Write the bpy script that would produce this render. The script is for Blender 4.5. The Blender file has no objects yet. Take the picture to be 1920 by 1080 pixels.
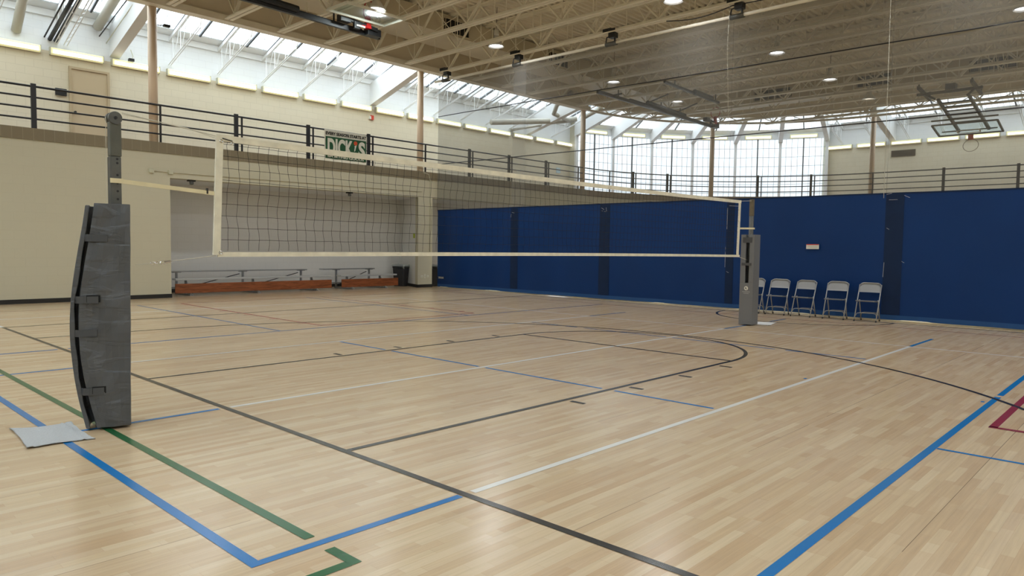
import bpy, bmesh, math, random
from mathutils import Vector, Matrix
random.seed(7)
S = bpy.context.scene
COL = S.collection
PI = math.pi

# ------------------------------------------------------------------ camera
cam_d = bpy.data.cameras.new('camera')
cam = bpy.data.objects.new('camera', cam_d)
COL.objects.link(cam)
F_PX = 1337.9
cam_d.sensor_width = 36.0
cam_d.lens = F_PX / 1920.0 * 36.0
cam_d.clip_start = 0.05
cam_d.clip_end = 300
yaw, pit, rol = math.radians(43.13), math.radians(-3.313), math.radians(0.803)
fw = Vector((math.cos(pit) * math.cos(yaw), math.cos(pit) * math.sin(yaw), math.sin(pit)))
r0 = Vector((math.sin(yaw), -math.cos(yaw), 0))
u0 = r0.cross(fw)
rt = math.cos(rol) * r0 + math.sin(rol) * u0
up = -math.sin(rol) * r0 + math.cos(rol) * u0
M = Matrix((rt, up, -fw)).transposed().to_4x4()
M.translation = Vector((-2.741, -5.912, 1.414))
cam.matrix_world = M
S.camera = cam

# ------------------------------------------------------------------ world, exposure
SKY_LOW, SKY_HIGH = 1.9, 7.4
w = bpy.data.worlds.new('overcast_sky')
S.world = w
w.use_nodes = True
nt = w.node_tree
nt.nodes.clear()
o_ = nt.nodes.new('ShaderNodeOutputWorld')
bg = nt.nodes.new('ShaderNodeBackground')
tc = nt.nodes.new('ShaderNodeTexCoord')
sx = nt.nodes.new('ShaderNodeSeparateXYZ')
mr = nt.nodes.new('ShaderNodeMapRange')
mr.inputs['From Min'].default_value = 0.0
mr.inputs['From Max'].default_value = 0.8
mr.inputs['To Min'].default_value = SKY_LOW
mr.inputs['To Max'].default_value = SKY_HIGH
nt.links.new(tc.outputs['Generated'], sx.inputs[0])
nt.links.new(sx.outputs['Z'], mr.inputs['Value'])
nt.links.new(mr.outputs[0], bg.inputs['Strength'])
bg.inputs['Color'].default_value = (0.86, 0.94, 1.0, 1)
nt.links.new(bg.outputs[0], o_.inputs['Surface'])
S.view_settings.view_transform = 'Standard'
S.view_settings.look = 'None'
S.view_settings.exposure = -0.06
S.view_settings.gamma = 1.0
S.view_settings.use_curve_mapping = False
LAMP_W = 58.0          # each hanging high-bay lamp
TUBE_E = 5.5           # fluorescent diffusers
try:
    S.cycles.use_denoising = True
    S.cycles.max_bounces = 10
    S.cycles.transparent_max_bounces = 24
    S.cycles.caustics_reflective = False
    S.cycles.caustics_refractive = False
    S.cycles.sample_clamp_indirect = 6.0
except Exception:
    pass

# ------------------------------------------------------------------ materials
def srgb(r, g, b):
    f = lambda c: (c / 255 / 12.92) if c / 255 <= 0.04045 else ((c / 255 + 0.055) / 1.055) ** 2.4
    return (f(r), f(g), f(b), 1)

def mat(name, col, rough=0.6, metal=0.0, noise=0.0, nscale=8.0, bump=0.0, spec=0.5, emit=None, estr=0.0, coat=0.0):
    m = bpy.data.materials.new(name)
    m.use_nodes = True
    t = m.node_tree
    b = t.nodes['Principled BSDF']
    b.inputs['Base Color'].default_value = col
    b.inputs['Roughness'].default_value = rough
    b.inputs['Metallic'].default_value = metal
    b.inputs['Specular IOR Level'].default_value = spec
    if coat:
        b.inputs['Coat Weight'].default_value = coat
        b.inputs['Coat Roughness'].default_value = 0.12
    if emit:
        b.inputs['Emission Color'].default_value = emit
        b.inputs['Emission Strength'].default_value = estr
    if noise or bump:
        n = t.nodes.new('ShaderNodeTexNoise')
        n.inputs['Scale'].default_value = nscale
        n.inputs['Detail'].default_value = 5
        g = t.nodes.new('ShaderNodeTexCoord')
        t.links.new(g.outputs['Object'], n.inputs['Vector'])
        if noise:
            mx = t.nodes.new('ShaderNodeMix')
            mx.data_type = 'RGBA'
            mx.blend_type = 'MULTIPLY'
            mx.inputs[0].default_value = noise
            mx.inputs[6].default_value = col
            rr = t.nodes.new('ShaderNodeMapRange')
            rr.inputs['From Min'].default_value = 0.3
            rr.inputs['From Max'].default_value = 0.7
            rr.inputs['To Min'].default_value = 0.55
            rr.inputs['To Max'].default_value = 1.15
            t.links.new(n.outputs['Fac'], rr.inputs['Value'])
            t.links.new(rr.outputs[0], mx.inputs[7])
            t.links.new(mx.outputs[2], b.inputs['Base Color'])
        if bump:
            bp = t.nodes.new('ShaderNodeBump')
            bp.inputs['Strength'].default_value = bump
            bp.inputs['Distance'].default_value = 0.02
            t.links.new(n.outputs['Fac'], bp.inputs['Height'])
            t.links.new(bp.outputs[0], b.inputs['Normal'])
    return m

def block_mat(name, c1, c2, mortar, axis='x', bw=0.406, bh=0.203, msize=0.006, rough=0.75, white_above=None):
    """painted concrete block; running bond in world metres"""
    m = bpy.data.materials.new(name)
    m.use_nodes = True
    t = m.node_tree
    b = t.nodes['Principled BSDF']
    b.inputs['Roughness'].default_value = rough
    g = t.nodes.new('ShaderNodeTexCoord')
    s = t.nodes.new('ShaderNodeSeparateXYZ')
    c = t.nodes.new('ShaderNodeCombineXYZ')
    t.links.new(g.outputs['Object'], s.inputs[0])
    if axis == 'a':      # curved wall: x and y together
        ad = t.nodes.new('ShaderNodeMath'); ad.operation = 'ADD'
        t.links.new(s.outputs['X'], ad.inputs[0]); t.links.new(s.outputs['Y'], ad.inputs[1])
        t.links.new(ad.outputs[0], c.inputs['X'])
    else:
        t.links.new(s.outputs['X' if axis == 'x' else 'Y'], c.inputs['X'])
    t.links.new(s.outputs['Z'], c.inputs['Y'])
    br = t.nodes.new('ShaderNodeTexBrick')
    br.inputs['Scale'].default_value = 1.0
    br.inputs['Brick Width'].default_value = bw
    br.inputs['Row Height'].default_value = bh
    br.inputs['Mortar Size'].default_value = msize
    br.inputs['Mortar Smooth'].default_value = 0.4
    br.inputs['Color1'].default_value = c1
    br.inputs['Color2'].default_value = c2
    br.inputs['Mortar'].default_value = mortar
    t.links.new(c.outputs[0], br.inputs['Vector'])
    src = br.outputs['Color']
    if white_above is not None:
        z0, wc = white_above
        gt = t.nodes.new('ShaderNodeMath'); gt.operation = 'GREATER_THAN'
        gt.inputs[1].default_value = z0
        t.links.new(s.outputs['Z'], gt.inputs[0])
        mx = t.nodes.new('ShaderNodeMix'); mx.data_type = 'RGBA'
        mlt = t.nodes.new('ShaderNodeMix'); mlt.data_type = 'RGBA'; mlt.blend_type = 'MIX'
        mlt.inputs[6].default_value = wc
        mlt.inputs[7].default_value = tuple(v * 0.92 for v in wc[:3]) + (1,)
        t.links.new(br.outputs['Fac'], mlt.inputs[0])
        t.links.new(gt.outputs[0], mx.inputs[0])
        t.links.new(br.outputs['Color'], mx.inputs[6])
        t.links.new(mlt.outputs[2], mx.inputs[7])
        src = mx.outputs[2]
    t.links.new(src, b.inputs['Base Color'])
    bp = t.nodes.new('ShaderNodeBump')
    bp.inputs['Strength'].default_value = 0.10
    bp.inputs['Distance'].default_value = 0.003
    bp.invert = True
    t.links.new(br.outputs['Fac'], bp.inputs['Height'])
    t.links.new(bp.outputs[0], b.inputs['Normal'])
    return m

def floor_mat():
    m = bpy.data.materials.new('maple_floor')
    m.use_nodes = True
    t = m.node_tree
    b = t.nodes['Principled BSDF']
    g = t.nodes.new('ShaderNodeTexCoord')
    br = t.nodes.new('ShaderNodeTexBrick')
    br.offset = 0.37
    br.offset_frequency = 2
    br.squash = 0.62
    br.squash_frequency = 3
    br.inputs['Scale'].default_value = 1.0
    br.inputs['Brick Width'].default_value = 0.62
    br.inputs['Row Height'].default_value = 0.057
    br.inputs['Mortar Size'].default_value = 0.0006
    br.inputs['Mortar Smooth'].default_value = 0.3
    br.inputs['Bias'].default_value = -0.15
    br.inputs['Color1'].default_value = srgb(209, 188, 152)
    br.inputs['Color2'].default_value = srgb(184, 152, 115)
    br.inputs['Mortar'].default_value = srgb(150, 118, 84)
    t.links.new(g.outputs['Object'], br.inputs['Vector'])
    # second, offset board pattern breaks the regular rhythm up
    mp = t.nodes.new('ShaderNodeMapping')
    mp.inputs['Location'].default_value = (0.31, 0.0, 0)
    t.links.new(g.outputs['Object'], mp.inputs['Vector'])
    br2 = t.nodes.new('ShaderNodeTexBrick')
    br2.offset = 0.71
    br2.offset_frequency = 3
    br2.inputs['Scale'].default_value = 1.0
    br2.inputs['Brick Width'].default_value = 1.13
    br2.inputs['Row Height'].default_value = 0.057
    br2.inputs['Mortar Size'].default_value = 0.0
    br2.inputs['Color1'].default_value = srgb(212, 191, 160)
    br2.inputs['Color2'].default_value = srgb(194, 166, 130)
    t.links.new(mp.outputs[0], br2.inputs['Vector'])
    mx = t.nodes.new('ShaderNodeMix'); mx.data_type = 'RGBA'; mx.inputs[0].default_value = 0.5
    t.links.new(br.outputs['Color'], mx.inputs[6]); t.links.new(br2.outputs['Color'], mx.inputs[7])
    # grain streaks along the boards
    mg = t.nodes.new('ShaderNodeMapping')
    mg.inputs['Scale'].default_value = (1.6, 38.0, 1.0)
    t.links.new(g.outputs['Object'], mg.inputs['Vector'])
    n = t.nodes.new('ShaderNodeTexNoise')
    n.inputs['Scale'].default_value = 1.6
    n.inputs['Detail'].default_value = 6
    t.links.new(mg.outputs[0], n.inputs['Vector'])
    rr = t.nodes.new('ShaderNodeMapRange')
    rr.inputs['From Min'].default_value = 0.25; rr.inputs['From Max'].default_value = 0.75
    rr.inputs['To Min'].default_value = 0.90; rr.inputs['To Max'].default_value = 1.07
    t.links.new(n.outputs['Fac'], rr.inputs['Value'])
    m2 = t.nodes.new('ShaderNodeMix'); m2.data_type = 'RGBA'; m2.blend_type = 'MULTIPLY'; m2.inputs[0].default_value = 1.0
    t.links.new(mx.outputs[2], m2.inputs[6]); t.links.new(rr.outputs[0], m2.inputs[7])
    # few long dark expansion joints between board rows
    sp = t.nodes.new('ShaderNodeSeparateXYZ'); t.links.new(g.outputs['Object'], sp.inputs[0])
    md = t.nodes.new('ShaderNodeMath'); md.operation = 'PINGPONG'; md.inputs[1].default_value = 0.627
    t.links.new(sp.outputs['Y'], md.inputs[0])
    lt = t.nodes.new('ShaderNodeMath'); lt.operation = 'LESS_THAN'; lt.inputs[1].default_value = 0.0016
    t.links.new(md.outputs[0], lt.inputs[0])
    n2 = t.nodes.new('ShaderNodeTexNoise'); n2.inputs['Scale'].default_value = 0.5
    t.links.new(g.outputs['Object'], n2.inputs['Vector'])
    gt = t.nodes.new('ShaderNodeMath'); gt.operation = 'GREATER_THAN'; gt.inputs[1].default_value = 0.47
    t.links.new(n2.outputs['Fac'], gt.inputs[0])
    ml = t.nodes.new('ShaderNodeMath'); ml.operation = 'MULTIPLY'
    t.links.new(lt.outputs[0], ml.inputs[0]); t.links.new(gt.outputs[0], ml.inputs[1])
    ml2 = t.nodes.new('ShaderNodeMath'); ml2.operation = 'MULTIPLY'; ml2.inputs[1].default_value = 0.75
    t.links.new(ml.outputs[0], ml2.inputs[0])
    m3 = t.nodes.new('ShaderNodeMix'); m3.data_type = 'RGBA'
    m3.inputs[7].default_value = srgb(78, 58, 40)
    t.links.new(ml2.outputs[0], m3.inputs[0]); t.links.new(m2.outputs[2], m3.inputs[6])
    t.links.new(m3.outputs[2], b.inputs['Base Color'])
    n3 = t.nodes.new('ShaderNodeTexNoise'); n3.inputs['Scale'].default_value = 2.2; n3.inputs['Detail'].default_value = 4
    t.links.new(g.outputs['Object'], n3.inputs['Vector'])
    r3 = t.nodes.new('ShaderNodeMapRange')
    r3.inputs['To Min'].default_value = 0.20; r3.inputs['To Max'].default_value = 0.28
    t.links.new(n3.outputs['Fac'], r3.inputs['Value'])
    t.links.new(r3.outputs[0], b.inputs['Roughness'])
    bp = t.nodes.new('ShaderNodeBump'); bp.inputs['Strength'].default_value = 0.02; bp.inputs['Distance'].default_value = 0.002
    mgb = t.nodes.new('ShaderNodeMapping'); mgb.inputs['Scale'].default_value = (2.2, 17.5, 1.0)
    t.links.new(g.outputs['Object'], mgb.inputs['Vector'])
    n4 = t.nodes.new('ShaderNodeTexNoise'); n4.inputs['Scale'].default_value = 1.0; n4.inputs['Detail'].default_value = 2
    t.links.new(mgb.outputs[0], n4.inputs['Vector'])
    t.links.new(n4.outputs['Fac'], bp.inputs['Height'])
    t.links.new(bp.outputs[0], b.inputs['Normal'])
    b.inputs['Specular IOR Level'].default_value = 0.55
    return m

def line_mat(name, col):
    return mat(name, col, rough=0.24, spec=0.5)

def mesh_mat(name, col, fac):
    """see-through woven netting: part of the light passes, part meets the threads"""
    m = bpy.data.materials.new(name)
    m.use_nodes = True
    t = m.node_tree
    t.nodes.clear()
    o = t.nodes.new('ShaderNodeOutputMaterial')
    a = t.nodes.new('ShaderNodeBsdfTransparent')
    d = t.nodes.new('ShaderNodeBsdfDiffuse')
    d.inputs['Color'].default_value = col
    tr = t.nodes.new('ShaderNodeBsdfTranslucent')
    tr.inputs['Color'].default_value = col
    ms = t.nodes.new('ShaderNodeMixShader'); ms.inputs[0].default_value = 0.35
    t.links.new(d.outputs[0], ms.inputs[1]); t.links.new(tr.outputs[0], ms.inputs[2])
    g = t.nodes.new('ShaderNodeTexCoord')
    mp = t.nodes.new('ShaderNodeMapping'); mp.inputs['Scale'].default_value = (1, 1.2, 0.35)
    n = t.nodes.new('ShaderNodeTexNoise'); n.inputs['Scale'].default_value = 1.1; n.inputs['Detail'].default_value = 3
    t.links.new(g.outputs['Object'], mp.inputs[0]); t.links.new(mp.outputs[0], n.inputs['Vector'])
    r = t.nodes.new('ShaderNodeMapRange')
    r.inputs['To Min'].default_value = fac - 0.05; r.inputs['To Max'].default_value = fac + 0.05
    t.links.new(n.outputs['Fac'], r.inputs['Value'])
    mx = t.nodes.new('ShaderNodeMixShader')
    t.links.new(r.outputs[0], mx.inputs[0])
    t.links.new(a.outputs[0], mx.inputs[1]); t.links.new(ms.outputs[0], mx.inputs[2])
    t.links.new(mx.outputs[0], o.inputs[0])
    return m

def glass_mat(name, tint, fac=0.12):
    m = bpy.data.materials.new(name)
    m.use_nodes = True
    t = m.node_tree
    t.nodes.clear()
    o = t.nodes.new('ShaderNodeOutputMaterial')
    a = t.nodes.new('ShaderNodeBsdfTransparent'); a.inputs['Color'].default_value = tint
    d = t.nodes.new('ShaderNodeBsdfTranslucent'); d.inputs['Color'].default_value = (0.9, 0.95, 0.97, 1)
    mx = t.nodes.new('ShaderNodeMixShader'); mx.inputs[0].default_value = fac
    t.links.new(a.outputs[0], mx.inputs[1]); t.links.new(d.outputs[0], mx.inputs[2])
    t.links.new(mx.outputs[0], o.inputs[0])
    return m

def emit_mat(name, col, s):
    m = bpy.data.materials.new(name)
    m.use_nodes = True
    t = m.node_tree
    t.nodes.clear()
    o = t.nodes.new('ShaderNodeOutputMaterial')
    e = t.nodes.new('ShaderNodeEmission')
    e.inputs['Color'].default_value = col
    e.inputs['Strength'].default_value = s
    t.links.new(e.outputs[0], o.inputs[0])
    return m

def wood_mat(name, c1, c2):
    m = bpy.data.materials.new(name)
    m.use_nodes = True
    t = m.node_tree
    b = t.nodes['Principled BSDF']
    b.inputs['Roughness'].default_value = 0.45
    g = t.nodes.new('ShaderNodeTexCoord')
    mp = t.nodes.new('ShaderNodeMapping'); mp.inputs['Scale'].default_value = (1.2, 8, 14)
    n = t.nodes.new('ShaderNodeTexNoise'); n.inputs['Scale'].default_value = 2.0; n.inputs['Detail'].default_value = 7
    n.inputs['Distortion'].default_value = 1.2
    cr = t.nodes.new('ShaderNodeValToRGB')
    cr.color_ramp.elements[0].position = 0.35; cr.color_ramp.elements[0].color = c1
    cr.color_ramp.elements[1].position = 0.62; cr.color_ramp.elements[1].color = c2
    t.links.new(g.outputs['Object'], mp.inputs[0]); t.links.new(mp.outputs[0], n.inputs['Vector'])
    t.links.new(n.outputs['Fac'], cr.inputs[0]); t.links.new(cr.outputs[0], b.inputs['Base Color'])
    return m

CREAM = srgb(208, 198, 170)
M_floor = floor_mat()
M_wall_x = block_mat('cream_block_x', srgb(208, 203, 180), srgb(207, 202, 179), srgb(203, 198, 175), 'x', msize=0.004)
M_wall_y = block_mat('cream_block_y', srgb(208, 203, 180), srgb(207, 202, 179), srgb(203, 198, 175), 'y', msize=0.004)
WH = srgb(236, 239, 240)
M_up_x = block_mat('upper_block_x', srgb(220, 211, 186), srgb(218, 209, 184), srgb(206, 197, 172), 'x', white_above=(6.37, WH))
M_up_y = block_mat('upper_block_y', srgb(220, 211, 186), srgb(218, 209, 184), srgb(206, 197, 172), 'y', white_above=(6.37, WH))
M_band_x = block_mat('tan_band_x', srgb(138, 127, 104), srgb(134, 123, 101), srgb(158, 148, 126), 'x', bw=0.203, bh=0.5, msize=0.005)
M_band_y = block_mat('tan_band_y', srgb(138, 127, 104), srgb(134, 123, 101), srgb(158, 148, 126), 'y', bw=0.203, bh=0.5, msize=0.005)
M_band_a = mat('tan_band_curve', srgb(138, 122, 98), 0.7, noise=0.2)
M_rec = block_mat('recess_block', srgb(232, 232, 230), srgb(230, 230, 228), srgb(222, 222, 219), 'x', msize=0.004)
M_recy = block_mat('recess_block_y', srgb(222, 220, 212), srgb(219, 217, 208), srgb(206, 203, 193), 'y')
M_base = mat('black_vinyl_base', srgb(34, 33, 32), 0.5)
M_beige = mat('beige_steel', srgb(240, 233, 215), 0.55, noise=0.12, nscale=3)
M_deck = mat('beige_deck', srgb(234, 225, 205), 0.6, noise=0.15, nscale=1.5)
M_fascia = mat('tan_fascia', srgb(226, 214, 190), 0.7)
M_duct = mat('painted_duct', srgb(206, 194, 168), 0.5)
M_duct_round = mat('white_round_duct', srgb(190, 187, 174), 0.5)
M_column = mat('tan_column_paint', srgb(224, 200, 172), 0.5)
M_white = mat('white_paint', srgb(236, 238, 238), 0.5)
M_white_curb = mat('white_roof_curb', srgb(242, 245, 246), 0.6)
M_black = mat('black_paint', srgb(24, 25, 28), 0.45)
M_rail = mat('railing_black', srgb(27, 28, 32), 0.4)
M_dark = mat('dark_metal', srgb(38, 38, 40), 0.5, metal=0.3)
M_mull = mat('dark_mullion', srgb(72, 78, 84), 0.5)
M_wire = mat('panel_grid', srgb(150, 160, 166), 0.5)
M_wire_s = mat('skylight_grid', srgb(205, 212, 214), 0.5)
M_door = mat('tan_door', srgb(196, 178, 146), 0.5)
M_doorf = mat('tan_door_frame', srgb(188, 170, 138), 0.5)
M_chrome = mat('bright_steel', srgb(200, 200, 200), 0.2, metal=1.0)
M_galv = mat('grey_steel_tube', srgb(98, 98, 94), 0.5, metal=0.45, noise=0.35, nscale=20)
def pad_mat(name, col, bs):
    m = mat(name, col, 0.40)
    t = m.node_tree; b = t.nodes['Principled BSDF']
    g = t.nodes.new('ShaderNodeTexCoord'); mp = t.nodes.new('ShaderNodeMapping')
    mp.inputs['Rotation'].default_value = (0.0, 0.42, 0.3); mp.inputs['Scale'].default_value = (1.0, 1.0, 3.6)
    n = t.nodes.new('ShaderNodeTexNoise'); n.inputs['Scale'].default_value = 2.1; n.inputs['Detail'].default_value = 4; n.inputs['Distortion'].default_value = 0.8
    t.links.new(g.outputs['Object'], mp.inputs[0]); t.links.new(mp.outputs[0], n.inputs['Vector'])
    cr = t.nodes.new('ShaderNodeValToRGB')
    cr.color_ramp.elements[0].position = 0.46; cr.color_ramp.elements[1].position = 0.56
    t.links.new(n.outputs['Fac'], cr.inputs[0])
    bp = t.nodes.new('ShaderNodeBump'); bp.inputs['Strength'].default_value = bs; bp.inputs['Distance'].default_value = 0.012
    t.links.new(cr.outputs[0], bp.inputs['Height']); t.links.new(bp.outputs[0], b.inputs['Normal'])
    return m
M_pad = pad_mat('grey_vinyl_pad', srgb(84, 86, 89), 0.38)
M_pad_far = mat('grey_vinyl_pad_far', srgb(112, 113, 115), 0.5, bump=0.2, nscale=6)
M_strap = mat('grey_strap', srgb(74, 75, 77), 0.7)
M_velcro = mat('black_velcro', srgb(22, 22, 23), 0.95)
M_tape = mat('cream_net_tape', srgb(234, 228, 206), 0.85, noise=0.35, nscale=9)
M_strapcream = mat('yellowed_strap', srgb(230, 218, 178), 0.8, noise=0.2, nscale=12)
M_cord = mat('black_net_cord', srgb(24, 24, 26), 0.9)
M_cable = mat('pale_cable', srgb(200, 196, 180), 0.6)
M_towel = mat('grey_white_cloth', srgb(186, 188, 188), 0.95, bump=0.5, nscale=60)
M_paper = mat('white_cloth', srgb(226, 227, 226), 0.9)
M_blue = mat('royal_blue_vinyl', srgb(4, 50, 106), 0.5, spec=0.25, noise=0.22, nscale=0.9, bump=0.15)
M_blue2 = mat('blue_vinyl_hem', srgb(14, 72, 130), 0.45, noise=0.2, nscale=3)
M_seam = mat('dark_seam_vinyl', srgb(14, 38, 72), 0.6, spec=0.25, noise=0.3, nscale=3)
M_mesh = mesh_mat('grey_curtain_mesh', srgb(120, 119, 114), 0.46)
M_mesh2 = mesh_mat('grey_curtain_mesh_seam', srgb(170, 170, 168), 0.14)
M_glass_w = glass_mat('translucent_window_panel', (0.86, 0.9, 0.92, 1))
M_glass_s = glass_mat('translucent_skylight_panel', (0.9, 0.93, 0.95, 1))
M_gboard = glass_mat('backboard_glass', (0.86, 0.90, 0.89, 1), 0.03)
M_tube = emit_mat('fluorescent_diffuser', (1.0, 0.97, 0.80, 1), TUBE_E)
M_tube_w = emit_mat('fluorescent_diffuser_white', (1.0, 0.97, 0.93, 1), TUBE_E)
M_lensglow = mat('lit_yellow_lens', srgb(225, 222, 170), 0.5, emit=(1.0, 0.93, 0.50, 1), estr=0.55)
M_lamp = emit_mat('high_bay_lens', (1.0, 1.0, 1.0, 1), 14.0)
M_fixt = mat('fixture_housing', srgb(205, 203, 180), 0.5)
M_refl = mat('lamp_reflector', srgb(225, 225, 222), 0.25, metal=0.5)
M_red = mat('red_rim', srgb(178, 30, 30), 0.4)
M_orange = mat('orange_rim', srgb(196, 82, 40), 0.4)
M_oak = wood_mat('varnished_oak', srgb(118, 64, 32), srgb(164, 94, 54))
M_alu = mat('brushed_aluminium', srgb(168, 170, 172), 0.35, metal=0.7)
M_plank = mat('pale_aluminium', srgb(200, 202, 202), 0.45, metal=0.2)
M_trash = mat('dark_grey_bin', srgb(45, 45, 48), 0.55)
M_bag = glass_mat('clear_bin_liner', (0.85, 0.85, 0.85, 1), 0.65)
M_chair = mat('grey_chair_vinyl', srgb(150, 152, 154), 0.4)
M_chairseat = mat('grey_chair_seat', srgb(112, 115, 118), 0.4)
M_chairleg = mat('silver_chair_tube', srgb(168, 168, 166), 0.35, metal=0.4)
M_green = mat('banner_green', srgb(28, 84, 50), 0.7)
M_bwhite = mat('banner_white', srgb(226, 224, 210), 0.7)
M_bblack = mat('banner_black', srgb(30, 30, 30), 0.7)
M_bor = mat('banner_orange', srgb(206, 82, 44), 0.7)
M_signred = mat('sign_red', srgb(205, 62, 40), 0.6)
M_note = mat('lime_note', srgb(176, 190, 50), 0.7)
L_black = line_mat('black_line_paint', srgb(38, 36, 34))
L_blue = line_mat('blue_line_paint', srgb(0, 112, 180))
L_white = line_mat('white_line_paint', srgb(222, 222, 216))
L_green = line_mat('green_line_paint', srgb(26, 92, 50))
L_red = line_mat('red_line_paint', srgb(196, 60, 56))
L_maroon = line_mat('maroon_line_paint', srgb(140, 34, 54))

# ------------------------------------------------------------------ builders
class MB:
    def __init__(s):
        s.v = []; s.f = []
    def quad(s, a, b, c, d):
        i = len(s.v); s.v += [tuple(a), tuple(b), tuple(c), tuple(d)]; s.f.append((i, i + 1, i + 2, i + 3)); return s
    def poly(s, pts):
        i = len(s.v); s.v += [tuple(p) for p in pts]; s.f.append(tuple(range(i, i + len(pts)))); return s
    def box(s, x0, x1, y0, y1, z0, z1):
        return s.hexa([(x0, y0, z0), (x1, y0, z0), (x1, y1, z0), (x0, y1, z0), (x0, y0, z1), (x1, y0, z1), (x1, y1, z1), (x0, y1, z1)])
    def hexa(s, p):
        i = len(s.v); s.v += [tuple(q) for q in p]
        for f in ((3, 2, 1, 0), (4, 5, 6, 7), (0, 1, 5, 4), (1, 2, 6, 5), (2, 3, 7, 6), (3, 0, 4, 7)):
            s.f.append(tuple(i + k for k in f))
        return s
    def bar(s, a, b, wd, ht=None, upv=(0, 0, 1)):
        ht = wd if ht is None else ht
        a = Vector(a); b = Vector(b); d = (b - a).normalized(); u = Vector(upv)
        if abs(d.dot(u)) > 0.98: u = Vector((1, 0, 0))
        r = d.cross(u).normalized(); u = r.cross(d).normalized()
        r *= wd / 2; u *= ht / 2
        return s.hexa([a - r - u, a + r - u, b + r - u, b - r - u, a - r + u, a + r + u, b + r + u, b - r + u])
    def tube(s, pts, rad, n=8, closed=False):
        pts = [Vector(p) for p in pts]
        i0 = len(s.v); N = len(pts); prev = None
        for k, p in enumerate(pts):
            if closed: d = (pts[(k + 1) % N] - pts[k - 1]).normalized()
            elif k == 0: d = (pts[1] - p).normalized()
            elif k == N - 1: d = (p - pts[-2]).normalized()
            else: d = ((pts[k + 1] - p).normalized() + (p - pts[k - 1]).normalized()).normalized()
            if prev is None:
                u = Vector((0, 0, 1)) if abs(d.z) < 0.9 else Vector((1, 0, 0))
                a = d.cross(u).normalized()
            else:
                a = (prev - d * prev.dot(d)).normalized()
            prev = a; bb = d.cross(a)
            rr = rad[k] if isinstance(rad, (list, tuple)) else rad
            for j in range(n):
                t = 2 * PI * j / n
                s.v.append(tuple(p + rr * (math.cos(t) * a + math.sin(t) * bb)))
        for k in range(N if closed else N - 1):
            for j in range(n):
                q = (k + 1) % N
                s.f.append((i0 + k * n + j, i0 + k * n + (j + 1) % n, i0 + q * n + (j + 1) % n, i0 + q * n + j))
        if not closed:
            s.f.append(tuple(i0 + j for j in reversed(range(n))))
            s.f.append(tuple(i0 + (N - 1) * n + j for j in range(n)))
        return s
    def lathe(s, c, prof, n=24, caps=True):
        """prof: list of (radius, z) about the vertical through c"""
        i0 = len(s.v)
        for r, z in prof:
            for j in range(n):
                t = 2 * PI * j / n
                s.v.append((c[0] + r * math.cos(t), c[1] + r * math.sin(t), c[2] + z))
        for k in range(len(prof) - 1):
            for j in range(n):
                s.f.append((i0 + k * n + j, i0 + k * n + (j + 1) % n, i0 + (k + 1) * n + (j + 1) % n, i0 + (k + 1) * n + j))
        if caps:
            s.f.append(tuple(i0 + j for j in reversed(range(n))))
            s.f.append(tuple(i0 + (len(prof) - 1) * n + j for j in range(n)))
        return s
    def build(s, name, m, parent=None, smooth=False, bevel=0.0, origin=None):
        me = bpy.data.meshes.new(name)
        vs = s.v
        if origin is not None:
            vs = [(v[0] - origin[0], v[1] - origin[1], v[2] - origin[2]) for v in vs]
        me.from_pydata(vs, [], s.f)
        me.materials.append(m)
        if smooth:
            for p in me.polygons: p.use_smooth = True
        me.update()
        o = bpy.data.objects.new(name, me)
        if origin is not None: o.location = origin
        COL.objects.link(o)
        if parent is not None:
            o.parent = parent
            o.matrix_parent_inverse = parent.matrix_basis.inverted()
        if bevel:
            b = o.modifiers.new('bevel', 'BEVEL'); b.width = bevel; b.segments = 2; b.limit_method = 'ANGLE'
        return o

def tag(o, label=None, cat=None, group=None, kind=None):
    if label: o['label'] = label
    if cat: o['category'] = cat
    if group: o['group'] = group
    if kind: o['kind'] = kind
    return o

def thing(name, label, cat, loc=(0, 0, 0), rz=0.0, group=None):
    o = bpy.data.objects.new(name, None)
    o.empty_display_size = 0.2
    COL.objects.link(o)
    o.location = loc
    o.rotation_euler = (0, 0, rz)
    return tag(o, label, cat, group)

def copy_tree(o, parent=None):
    c = o.copy(); COL.objects.link(c)
    if parent is not None:
        c.parent = parent
    for ch in list(o.children):
        copy_tree(ch, c)
    return c

def local(mb, name, m, t, **k):
    """mesh given in the thing's own coordinates"""
    o = mb.build(name, m, None, **k)
    o.parent = t
    return o

def struct(mb, name, m, label=None, parent=None, **k):
    o = mb.build(name, m, parent, **k)
    if parent is None: tag(o, label, None, None, 'structure')
    return o

ORD = ['first', 'second', 'third', 'fourth', 'fifth', 'sixth', 'seventh', 'eighth', 'ninth', 'tenth', 'eleventh',
       'twelfth', 'thirteenth', 'fourteenth', 'fifteenth', 'sixteenth', 'seventeenth', 'eighteenth', 'nineteenth', 'twentieth',
       'twenty-first', 'twenty-second', 'twenty-third', 'twenty-fourth', 'twenty-fifth', 'twenty-sixth', 'twenty-seventh', 'twenty-eighth']

# ------------------------------------------------------------------ key measures
YW = 12.75            # left lower wall / balcony edge
YU = 16.0             # left upper wall
XN, XF = -4.29, 30.43 # balcony edge near / far
YS = -12.75
XCUR = 13.12          # divider curtain
CX, CY, RI, RO = 21.75, 4.07, 8.68, 11.93   # rounded far left corner
Z_BB, Z_BT = 3.62, 3.88
BAY = 1.447
X0 = 13.07            # column / joist grid
Z_CH, Z_DK = 7.12, 8.24

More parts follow.
